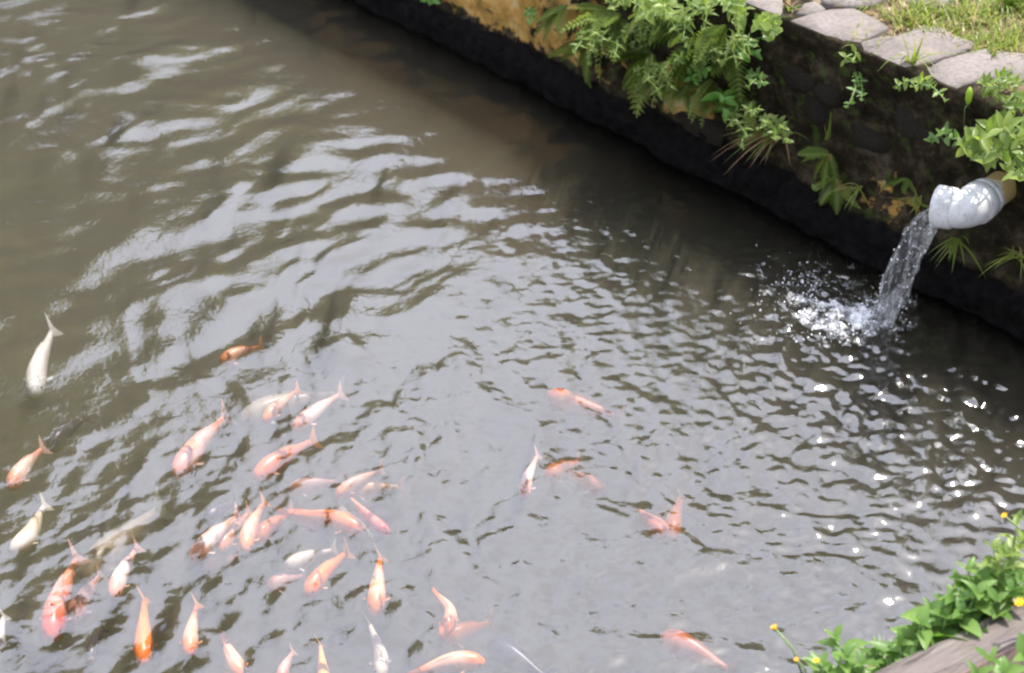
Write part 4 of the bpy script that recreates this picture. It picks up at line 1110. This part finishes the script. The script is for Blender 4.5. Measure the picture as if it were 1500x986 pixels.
bank_weed('dense leafy weed at the right edge behind the timber', [(1465, 845), (1480, 865), (1460, 880), (1495, 850)], .05, 4, 108, zt=.56)
bank_weed('thin pale weed reaching out at the right edge', [(1492, 760), (1500, 790)], .03, 5, 109, zt=.62, kind='pale')
# in front of the timber
def front_weed(label, tips, size, pairs, seed, zt=.62, zb=BZ):
    ts = [pz(x, y, zt) for x, y in tips]; c = sum(ts) / len(ts); a = (c - KB0) @ BD; b = (c - KB0) @ BN
    return weed(label, bank_pt(a + .02, b + .05, zb), ts, size * 1.4, 'leaf', pairs, seed, group='leafy weeds along the near bank')
front_weed('leafy weed in front of the timber at the bottom right corner', [(1450, 968), (1475, 985), (1430, 990), (1500, 965)], .05, 2, 110)
tuft('low undergrowth grass behind the timber', bank_pt(.25, -.06, .38), 60, .12, .008, 111, tuple(-BN * .5 + np.array([0, 0, .7])), .7, .6, drymix=.05)
tuft('grass at the lower end of the timber', bank_pt(.05, -.06, .38), 50, .10, .008, 112, tuple(-BN * .5 + np.array([0, 0, .6])), .7, .6, drymix=.05)
tuft('tall grass blades at the right edge behind the leafy weeds', bank_pt(.42, -.05, .38), 40, .16, .007, 113, tuple(-BN * .4 + np.array([0, 0, .8])), .5, .5, drymix=.05)

def flower(label, px_base, px_head, zb, zh, size=.011, petals=7):
    b = pz(*px_base, zb); h_ = pz(*px_head, zh)
    root = empty('yellow_flower', b, label, 'flower', 'yellow flowers of the near bank')
    mb = MB(); mid = (b + h_) / 2 + np.array([.006, 0, .006])
    mb.tube([b, mid, h_], [.0022, .0018, .0016], 6); mb.build('stem', M['stem'], root, b)
    mb = MB()
    ax = (h_ - b) / np.linalg.norm(h_ - b); e1 = np.cross(ax, [1, 0, 0.2]); e1 /= np.linalg.norm(e1); e2 = np.cross(ax, e1)
    for j in range(petals):
        a = 2 * math.pi * j / petals; d = math.cos(a) * e1 + math.sin(a) * e2; t_ = np.cross(ax, d)
        mb.add([h_, h_ + d * size * .6 + t_ * size * .25 + ax * size * .4, h_ + d * size + ax * size * .55, h_ + d * size * .6 - t_ * size * .25 + ax * size * .4], [(0, 1, 2, 3)])
    mb.build('petals', M['petal'], root, b)
    mb = MB(); mb.tube([h_ - ax * size * .4, h_ + ax * size * .1, h_ + ax * size * .5], [size * .25, size * .5, size * .25], 8); mb.build('calyx', M['petal'], root, b)
flower('yellow bud on a bare pale stem, leftmost of the flowers', (1176, 990), (1135, 920), .48, .55, .007)
flower('closed bud on a short stem beside the bare-stemmed yellow bud', (1180, 1000), (1167, 967), .48, .53, .005, 5)
flower('small orange-yellow flower low among the leftmost leaves', (1200, 990), (1196, 969), .48, .51, .006)
flower('orange-yellow flower at the right edge above the timber', (1512, 930), (1494, 884), .52, .60, .009)
flower('orange bud on a thin stem at the right edge over the water', (1500, 800), (1472, 756), .58, .64, .006)
